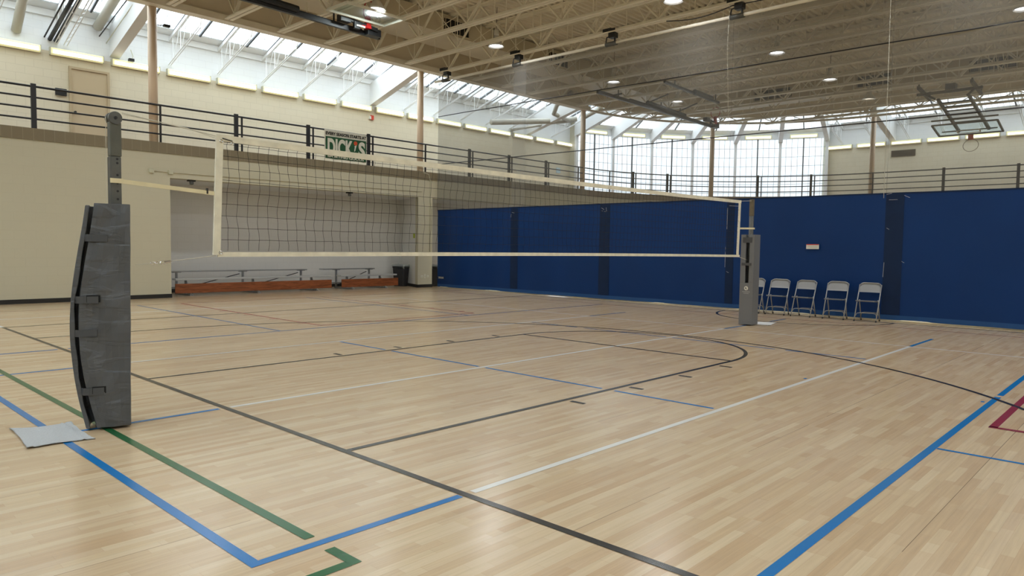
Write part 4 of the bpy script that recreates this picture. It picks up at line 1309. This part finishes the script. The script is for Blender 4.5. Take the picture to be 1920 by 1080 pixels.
mb.tube([(-.49, -.02, -.058), (-.45, -.02, -.052)], .011, 8)
local(mb, 'turnbuckle', M_chrome, net)
local(MB().tube([(9.6, 0, -.02), (9.99, -.0, -.085)], .004, 5), 'bottom_cord', M_cable, net)

# ------------------------------------------------------------------ cloths on the floor
def cloth(name, cn, m, lab, n=26, amp=.008, base=.006):
    mb = MB(); A, B, C_, D_ = [Vector((*c, 0)) for c in cn]
    cen = (A + B + C_ + D_) / 4
    rows_ = []
    for layer in (1, 0):
        i0 = len(mb.v); rows_.append(i0)
        for i in range(n + 1):
            for j in range(n + 1):
                u = i / n; v = j / n
                p_ = (A * (1 - u) + B * u) * (1 - v) + (D_ * (1 - u) + C_ * u) * v
                p_ += (cen - p_) * .06 * (math.sin(PI * u) * (v in (0, 1)) + math.sin(PI * v) * (u in (0, 1)))
                z = base + amp * (.5 + .5 * math.sin(u * 5 + v * 3)) + .35 * amp * math.sin(v * 17 + u * 2) * (1 if v > .7 or u > .75 else .3)
                if abs(v - .16) < .025: z += .004
                if abs(u - .84) < .03: z += .007
                if (u < .08 and v < .1) or (u > .9 and v > .9): z += .008
                mb.v.append((p_.x - cen.x, p_.y - cen.y, z if layer else max(.0032, z - .004)))
    for li, i0 in enumerate(rows_):
        for i in range(n):
            for j in range(n):
                a = i0 + i * (n + 1) + j
                q = (a, a + n + 1, a + n + 2, a + 1)
                mb.f.append(q if li == 0 else q[::-1])
    # edges
    def edge(idx):
        for a, b in zip(idx[:-1], idx[1:]): mb.f.append((rows_[0] + a, rows_[0] + b, rows_[1] + b, rows_[1] + a))
    edge([i * (n + 1) for i in range(n + 1)]); edge([n * (n + 1) + j for j in range(n + 1)])
    edge([i * (n + 1) + n for i in reversed(range(n + 1))]); edge([j for j in reversed(range(n + 1))])
    o = mb.build(name, m, smooth=True); o.location = (cen.x, cen.y, 0)
    tag(o, lab, 'cloth')
cloth('floor_cloth', [(-1.51, -.29), (-1.10, -.32), (-1.09, .27), (-1.46, .42)], M_towel, 'pale grey cloth lying flat on the floor at the foot of the near net post')
cloth('floor_cloth', [(10.28, -.36), (10.95, -.19), (10.72, .18), (10.24, .10)], M_paper, 'white cloth on the floor beside the far net post', amp=.004)

# ------------------------------------------------------------------ folding chairs
def chair():
    t = thing('folding_chair', '', 'chair')
    hw = .205
    # front: local -x faces the court
    def leg(pts, r=.0115):
        return MB().tube(pts, r, 8)
    for s in (-1, 1):
        o = local(leg([(-.20, s * hw, .0), (-.02, s * hw, .40), (.125, s * hw, .74)]), 'front_leg', M_chairleg, t, smooth=True)
        local(leg([(-.205, s * hw, 0), (-.196, s * hw, .03)], .015), 'foot_cap', M_dark, o)
        o = local(leg([(.19, s * (hw - .03), 0), (.02, s * (hw - .03), .43)]), 'rear_leg', M_chairleg, t, smooth=True)
        local(leg([(.192, s * (hw - .03), 0), (.182, s * (hw - .03), .03)], .015), 'foot_cap', M_dark, o)
    # top bend of the frame
    pts = []
    for i in range(13):
        a = PI * i / 12; cy = hw - .10 if i < 6 else -(hw - .10)
        yy = (hw - .10) + .10 * math.cos(a) if i <= 6 else -(hw - .10) + .10 * math.cos(a)
        pts.append((.125 + .10 * math.sin(a) * .12, yy, .70 + .075 * math.sin(a)))
    # backrest: rounded top plate, slightly dished
    mb = MB(); n = 12; L = []
    for layer in (0, 1):
        i0 = len(mb.v); L.append(i0)
        for i in range(n + 1):
            y = -hw + 2 * hw * i / n
            e = min(1, (hw - abs(y)) / .12); top = .665 + .105 * math.sqrt(max(0, 1 - (1 - e) ** 2))
            for j in range(5):
                z = .585 + (top - .585) * j / 4
                x = .062 + (z - .60) * .38 + .018 * (1 - (y / hw) ** 2)
                mb.v.append((x + layer * .014, y, z))
    for li, i0 in enumerate(L):
        for i in range(n):
            for j in range(4):
                a = i0 + i * 5 + j; q = (a, a + 1, a + 6, a + 5)
                mb.f.append(q if li == 0 else q[::-1])
    def ed(ix):
        for a, b in zip(ix[:-1], ix[1:]): mb.f.append((L[0] + a, L[0] + b, L[1] + b, L[1] + a))
    ed([i * 5 + 4 for i in range(n + 1)]); ed([i * 5 for i in reversed(range(n + 1))]); ed(list(range(4, -1, -1))); ed([n * 5 + j for j in range(5)])
    local(mb, 'backrest', M_chair, t, smooth=True)
    local(MB().tube(pts, .011, 8), 'top_rail', M_chairleg, t, smooth=True)
    mb = MB()
    mb.hexa([(-.235, -.185, .405), (.13, -.17, .385), (.13, .17, .385), (-.235, .185, .405), (-.235, -.185, .435), (.13, -.17, .412), (.13, .17, .412), (-.235, .185, .435)])
    local(mb, 'seat', M_chairseat, t, bevel=.012)
    zc = .17; xf = -.20 + .18 * (zc / .40)
    def brace_(x, hw_, z, dr):
        return [(x - .03 * dr, -hw_, z - .08), (x, -hw_ + .03, z - .01), (x, -hw_ + .08, z), (x, hw_ - .08, z), (x, hw_ - .03, z - .01), (x - .03 * dr, hw_, z - .08)]
    local(MB().tube(brace_(xf + .01, hw, zc, 1), .007, 6), 'front_brace', M_chairleg, t, smooth=True)
    local(MB().tube(brace_(.19 - .17 * zc / .43, hw - .03, zc, -1), .007, 6), 'rear_brace', M_chairleg, t, smooth=True)
    return t
CH = None
chn = ['grey metal folding chair half hidden behind the far net post pad', 'grey metal folding chair second from the left in the row', 'grey metal folding chair in the middle of the row of five',
       'grey metal folding chair second from the right in the row', 'grey metal folding chair at the right end of the row of five']
for i, (x, y, a) in enumerate(((12.80, 1.13, 2), (12.80, .565, 3), (12.80, -.01, -1), (12.80, -.67, 4), (12.80, -1.30, 2))):
    if CH is None: CH = chair(); o = CH
    else: o = copy_tree(CH)
    o.location = (x, y, 0); o.rotation_euler = (0, 0, math.radians(a)); o['label'] = chn[i]; o['group'] = 'row of folding chairs by the blue curtain'

# ------------------------------------------------------------------ tip-and-roll bleachers
def bleacher(x0, x1, lab):
    t = thing('bench_bleacher', lab, 'bleacher', (x0, 13.12, 0))
    L = x1 - x0
    local(MB().box(0, L, -.02, .02, .075, .325), 'front_board', M_oak, t, bevel=.004)
    local(MB().box(.1, L + .12, .20, .45, .40, .45), 'seat_plank', M_plank, t, bevel=.006)
    local(MB().box(.1, L + .12, .62, .87, .17, .20), 'foot_plank', M_alu, t, bevel=.006)
    local(MB().box(-.15, L - .35, .80, 1.05, .60, .63), 'seat_plank', M_alu, t, bevel=.006)
    n = 3 if L > 3.5 else 2
    for k in range(n):
        x = .4 + (L - .9) * k / (n - 1)
        mb = MB()
        mb.bar((x, -.0, .02), (x, 1.0, .02), .04, .04); mb.bar((x, .32, .02), (x, .32, .40), .05, .05); mb.bar((x, .93, .02), (x, .93, .58), .05, .05)
        mb.bar((x, .02, .03), (x, .3, .36), .03, .03); mb.bar((x + .05, -.03, .0), (x - .02, .03, .09), .03, .03)
        mb.hexa([(x - .10, .24, .40), (x + .10, .24, .40), (x + .10, .40, .40), (x - .10, .40, .40), (x - .10, .24, .42), (x + .10, .24, .42), (x + .10, .40, .42), (x - .10, .40, .42)])
        mb.box(x - .10, x + .10, .85, 1.0, .58, .60)
        local(mb, 'support_leg', M_alu, t)
    for k in range(n - 1):
        x = .4 + (L - .9) * k / (n - 1); x2 = x + (L - .9) / (n - 1)
        local(MB().bar((x + .1, .93, .12), (x2 - .1, .93, .52), .02, .02), 'diagonal_brace', M_dark, t)
    return t
bleacher(4.78, 9.45, 'low bench bleacher with oak front board and metal planks, left one in the recess')
bleacher(9.82, 12.0, 'low bench bleacher with oak front board, shorter right one beside the bin')

# ------------------------------------------------------------------ trash bins
def bin_(loc, lab, rz=0):
    t = thing('trash_bin', lab, 'bin', loc, rz)
    mb = MB(); mb.hexa([(-.14, -.19, 0), (.14, -.19, 0), (.14, .19, 0), (-.14, .19, 0), (-.17, -.23, .70), (.17, -.23, .70), (.17, .23, .70), (-.17, .23, .70)])
    local(mb, 'bin_body', M_trash, t, bevel=.01)
    mb = MB(); mb.hexa([(-.178, -.238, .60), (.178, -.238, .62), (.178, .238, .60), (-.178, .238, .63), (-.185, -.245, .76), (.185, -.245, .745), (.185, .245, .76), (-.185, .245, .75)])
    local(mb, 'bin_liner', M_bag, t)
bin_((12.62, 13.75, 0), 'dark grey trash bin with a clear liner beside the short bleacher', .3)
bin_((13.55, 13.25, 0), 'second dark bin, mostly hidden between the wall pier and the curtain')

# ------------------------------------------------------------------ wall fittings
mb = MB(); mb.tube([(4.14, YW - .02, 3.17), (4.5, YW - .02, 3.16)], .012, 6); mb.tube([(4.6, YW - .02, 3.16), (12.68, YW - .02, 3.21)], .016, 6)
tag(mb.build('wall_conduit', M_wall_x), 'thin cream conduit running level above the recess opening', 'conduit')
for x, lab in ((4.09, 'small cream junction box at the left end of the wall conduit'), (4.55, 'small cream junction box at the upper left corner of the recess')):
    mb = MB(); mb.box(x - .06, x + .06, YW - .05, YW, 3.11, 3.21); tag(mb.build('junction_box', M_fixt, bevel=.008), lab, 'box', 'junction boxes')
pipe('wall_conduit', [(12.72, YW - .02, 3.85), (12.95, YW - .05, 3.8), (13.05, YW - .03, 3.55), (13.05, YW - .02, 1.2)], .014, M_fixt, 'curved cream conduit dropping down the pier below the right column', 'conduit', 8)
for x, lab in ((5.12, 'small ceiling fitting under the recess lintel, left one'), (9.93, 'small ceiling fitting under the recess lintel, right one')):
    t = thing('ceiling_fitting', lab, 'fitting', (x, YW + .12, 2.93), 0, 'fittings under the recess lintel')
    local(MB().box(-.09, .09, -.06, .06, .05, .09), 'mount', M_dark, t); local(MB().tube([(0, -.02, -.02), (0, 0, .06)], .05, 12), 'head', M_galv, t)
mb = MB(); mb.box(-.09, .09, -.004, 0, 0, .15); o = mb.build('paper_note', M_note); o.location = (12.703, 13.15, 1.66); o.rotation_euler = (0, 0, math.radians(69)); tag(o, 'lime green note taped to the pale wall beside the pier', 'note')
for dx, lab, w_ in ((0.0, 'left small white outlet plate low on the pier', .05), (.13, 'middle narrow white outlet plate low on the pier', .03), (.25, 'right white outlet plate low on the pier', .05)):
    t = thing('wall_outlet', lab, 'outlet', (12.72 + dx, YW, .36), 0, 'outlets on the pier')
    local(MB().box(-w_, w_, -.012, 0, -.02 if w_ > .04 else -.05, .05 if w_ > .04 else .09), 'cover_plate', M_bwhite, t)
    local(MB().box(-w_ * .5, w_ * .5, -.016, -.012, .0, .02), 'socket', M_fixt, t)

# ------------------------------------------------------------------ banner
bn = thing('sponsor_banner', 'green and white sponsor banner hung on the outside of the left balcony railing', 'banner', (8.95, YW - .05, 3.94))
BWd, BH = 1.49, .86
mb = MB(); nn = 20
for layer in (0, 1):
    for i in range(nn + 1):
        for j in range(7):
            mb.v.append((BWd * i / nn, -.012 * math.sin(i * .9) + (.003 if layer else 0), BH * j / 6))
for i in range(nn):
    for j in range(6):
        a = i * 7 + j; mb.f.append((a, a + 7, a + 8, a + 1)); b = a + (nn + 1) * 7; mb.f.append((b, b + 1, b + 8, b + 7))
local(mb, 'banner_sheet', M_bwhite, bn)
mb = MB(); mb.box(.03, BWd - .03, -.02, -.015, .02, .66); local(mb, 'green_field', M_green, bn)
def text(s, name, m, parent, x, z, size, sx=1.0, yoff=-.024, bold=.0):
    c = bpy.data.curves.new(name, 'FONT'); c.body = s; c.size = size; c.extrude = .0015; c.offset = bold; c.resolution_u = 8
    to = bpy.data.objects.new(name, c); COL.objects.link(to)
    bpy.context.view_layer.update()
    me = bpy.data.meshes.new_from_object(to.evaluated_get(bpy.context.evaluated_depsgraph_get()))
    bpy.data.objects.remove(to)
    xs_ = [v.co.x for v in me.vertices]; x_0 = min(xs_)
    wd = max(xs_) - x_0
    for v in me.vertices:
        a, b, c_ = v.co
        v.co = ((a - x_0) * sx, -c_, b)
    me.materials.clear(); me.materials.append(m)
    o = bpy.data.objects.new(name, me); COL.objects.link(o); o.parent = parent; o.location = (x, yoff, z)
    return o, wd * sx
_, wd = text('EVERY SEASON STARTS AT', 'slogan_lettering', M_bblack, bn, 0.03, .71, .125, sx=1, bold=.004)
o = [c for c in bn.children if c.name.startswith('slogan')][0]; o.scale = ((BWd - .06) / wd, 1, 1)
o, wd = text('DICK', 'brand_lettering', M_bwhite, bn, .09, .14, .62, bold=.026); o.scale = (.89 / wd, 1, 1.05)
o, wd = text('S', 'brand_lettering', M_bwhite, bn, 1.18, .14, .62, bold=.026); o.scale = (.24 / wd, 1, 1.05)
o, wd = text('SPORTING GOODS', 'brand_lettering', M_bwhite, bn, .09, .045, .10, bold=.003); o.scale = (1.28 / wd, 1, 1)
mb = MB(); mb.tube([(1.07, -.0225, .555), (1.07, -.026, .555)], .065, 20); local(mb, 'orange_ball', M_bor, bn)
mb = MB(); mb.poly([(1.03, -.024, .47), (1.11, -.024, .50), (1.06, -.024, .33)]); mb.poly([(1.06, -.0245, .33), (1.03, -.0245, .42), (1.02, -.0245, .30)]); local(mb, 'ball_tail', M_bwhite, bn)

# ------------------------------------------------------------------ folded basketball goals
def side_goal(x0, x1, y, z, lab, rim_mat, board=True, HX=(2.94, 5.835, 7.282)):
    t = thing('basketball_goal', lab, 'basketball goal', (x0, y, z))
    L = x1 - x0
    local(MB().bar((0, 0, .06), (L, 0, -.06), .09, .11), 'main_arm', M_black, t)
    local(MB().bar((L * .25, .12, .14), (L * .93, .05, .0), .08, .08), 'side_arm', M_dark, t)
    local(MB().tube([(L * .35, -.1, .14), (L * .68, -.06, .06)], .08, 10), 'drive_tube', M_dark, t)
    mb = MB()
    mb.bar((L * .12, -.3, .12), (L * .12, .3, .1), .05, .05); mb.bar((L * .35, -1.0, .34), (L * .35, .1, .08), .04, .04); mb.bar((L * .60, -1.0, .34), (L * .60, .1, .04), .04, .04)
    local(mb, 'cross_tube', M_black, t)
    mb = MB()
    for q in HX: mb.bar((q - x0, 0, .0), (q - x0, 0, 7.12 - z), .03, .03)
    local(mb, 'roof_hanger', M_black, t)
    mb = MB(); mb.box(L - 1.35, L - 1.05, -.28, -.1, .02, .18); mb.bar((L - 1.3, -.2, .14), (L - .25, -.25, .02), .07, .09); mb.box(L - .5, L - .1, -.22, -.02, -.12, .06); mb.box(L - .95, L - .78, -.28, -.2, -.08, .1)
    local(mb, 'tilt_frame', M_black, t, bevel=.008)
    local(MB().box(L - .9, L - .65, -.3, -.22, -.02, .02), 'warning_label', M_bwhite, t)
    if board:
        b_ = local(MB().box(L - 1.75, L - .1, -1.15, -.35, .14, .155), 'backboard', M_gboard, t)
        fr = MB()
        fr.box(L - 1.78, L - .07, -.36, -.31, .12, .175); fr.box(L - 1.78, L - .07, -1.19, -1.14, .12, .175); fr.box(L - 1.78, L - 1.73, -1.15, -.35, .12, .175); fr.box(L - .12, L - .07, -1.15, -.35, .12, .175)
        local(fr, 'board_frame', M_bwhite, b_)
    xr, yr = L - .62, -.24; z_r = .48
    mb = MB()
    mb.tube([(xr + .09 + .03 * math.cos(k * PI / 14), yr + .223 * math.cos(k * PI / 14), z_r + .225 * math.sin(k * PI / 14)) for k in range(28)], .014, 8, closed=True)
    rim = local(mb, 'rim', rim_mat, t, smooth=True)
    mb = MB(); mb.hexa([(xr + .02, yr - .06, .0), (xr + .16, yr - .06, .0), (xr + .16, yr + .06, .0), (xr + .02, yr + .06, .0), (xr + .03, yr - .05, .30), (xr + .13, yr - .05, .33), (xr + .13, yr + .05, .33), (xr + .03, yr + .05, .30)])
    mb.box(xr - .1, xr + .04, yr - .04, yr + .04, .0, .05)
    local(mb, 'rim_bracket', rim_mat, t)
    return t
side_goal(1.2, 8.65, 9.62, 6.86, 'folded basketball goal with red rim hanging under the ceiling top left', M_red)
g2 = side_goal(17.6, 26.25, 9.2, 6.78, 'folded basketball goal with red rim seen through the mesh', M_red, board=False, HX=(18.858, 21.752, 23.199))
t = thing('goal_crossarm', 'short dark lifting arm under the ceiling behind the mesh, left of the white rope', 'arm', (18.2, 6.9, 6.9))
local(MB().bar((0, 0, .05), (3.9, .05, -.03), .08, .08), 'arm_tube', M_dark, t); local(MB().tube([(2.0, 0, .04), (3.3, .03, .02)], .10, 10), 'winch_drum', M_dark, t)
local(MB().bar((.658, 0, .05), (.658, 0, .24), .03, .03), 'roof_hanger', M_dark, t); local(MB().bar((3.55, 0, .0), (3.55, 0, .24), .03, .03), 'roof_hanger', M_dark, t)
# far end goal: swung up, glass board nearly level, rim hanging down
t = thing('basketball_goal', 'swung up glass basketball backboard with ladder frame behind the mesh at right', 'basketball goal', (26.8, -.09, 5.65))
def Q(x, y, z): return (x - 26.8, y + .09, z - 5.65)  # board, target, rim and cross bars scaled about the camera, results written as coordinates
A, B, C_, D_ = Q(26.52, 0.89, 5.97), Q(26.52, -1.09, 5.97), Q(27.67, -1.09, 5.73), Q(27.67, 0.89, 5.73)
bd = local(MB().hexa([A, B, C_, D_] + [(p_[0], p_[1], p_[2] + .015) for p_ in (A, B, C_, D_)]), 'backboard', M_gboard, t)
mb = MB(); M_brf = mat('board_frame_bronze', srgb(92, 86, 72), .5)
for a, b in ((A, B), (B, C_), (C_, D_), (D_, A)): mb.bar(a, b, .06, .05)
local(mb, 'board_frame', M_brf, bd)
mb = MB()
for a, b in ((Q(27.21, 0.25, 5.81), Q(27.21, -0.44, 5.81)), (Q(27.49, 0.25, 5.76), Q(27.49, -0.44, 5.76)), (Q(27.21, 0.25, 5.81), Q(27.49, 0.25, 5.76)), (Q(27.21, -0.44, 5.81), Q(27.49, -0.44, 5.76))): mb.bar(a, b, .04, .02)
local(mb, 'target_square', M_bwhite, bd)
mb = MB()
for y in (.24, -.68): mb.bar(Q(25.3, y + .22, 6.66), Q(27.55, y, 5.84), .085, .085)
local(mb, 'ladder_rail', M_brf, t)
for k in range(6):
    u = .12 + k * .12
    mb = MB(); mb.bar(Q(25.3 + 2.25 * u, .48 - .22 * u, 6.66 - .82 * u), Q(25.3 + 2.25 * u, -.47 - .22 * u, 6.66 - .82 * u), .04, .05); local(mb, 'ladder_rung', M_brf, t)
mb = MB(); mb.bar(Q(26.40, 0.89, 6.11), Q(26.40, -1.13, 6.11), .05, .05); mb.bar(Q(27.44, 0.77, 5.84), Q(27.44, -0.95, 5.84), .05, .04); local(mb, 'cross_bar', M_brf, t)
mb = MB(); mb.bar(Q(25.23, 1.1, 6.88), Q(25.23, -.85, 6.88), .09, .09); mb.box(*[v for pr_ in zip(Q(25.0, -.1, 6.9), Q(25.3, .2, 7.1)) for v in pr_])
for y in (.9, -.65): mb.bar(Q(24.55, y, 7.0), Q(26.15, y, 6.84), .09, .1); mb.bar(Q(24.646, y, 6.95), Q(24.646, y, 7.13), .05, .05); mb.bar(Q(26.09, y, 6.85), Q(26.09, y, 7.13), .05, .05); mb.bar(Q(25.3, y * .6, 6.68), Q(25.25, y, 6.9), .06, .06)
local(mb, 'hoist_frame', M_brf, t)
rc = Q(27.78, -0.10, 5.33)
mb = MB(); mb.tube([(rc[0] + .06 * math.sin(k * PI / 14), rc[1] + .24 * math.cos(k * PI / 14), rc[2] + .225 * math.sin(k * PI / 14)) for k in range(28)], .009, 8, closed=True)
local(mb, 'rim', mat('dull_rim', srgb(110, 84, 66), .5), t, smooth=True)
mb = MB(); mb.bar(Q(27.69, -0.10, 5.74), Q(27.76, -0.10, 5.54), .16, .10); local(mb, 'rim_bracket', M_orange, t)
pipe('hoist_cable', [(12.98, 2.02, 7.12), (12.88, 2.0, 6.1), (12.98, 1.965, 4.36)], .004, M_bwhite, 'thin white rope hanging down by the third curtain clamp', 'rope', 6)
pipe('hoist_cable', [(12.98, -1.42, 6.85), (12.99, -1.45, 2.5)], .004, M_bwhite, 'white cord hanging down the curtain above the last chair', 'rope', 6)
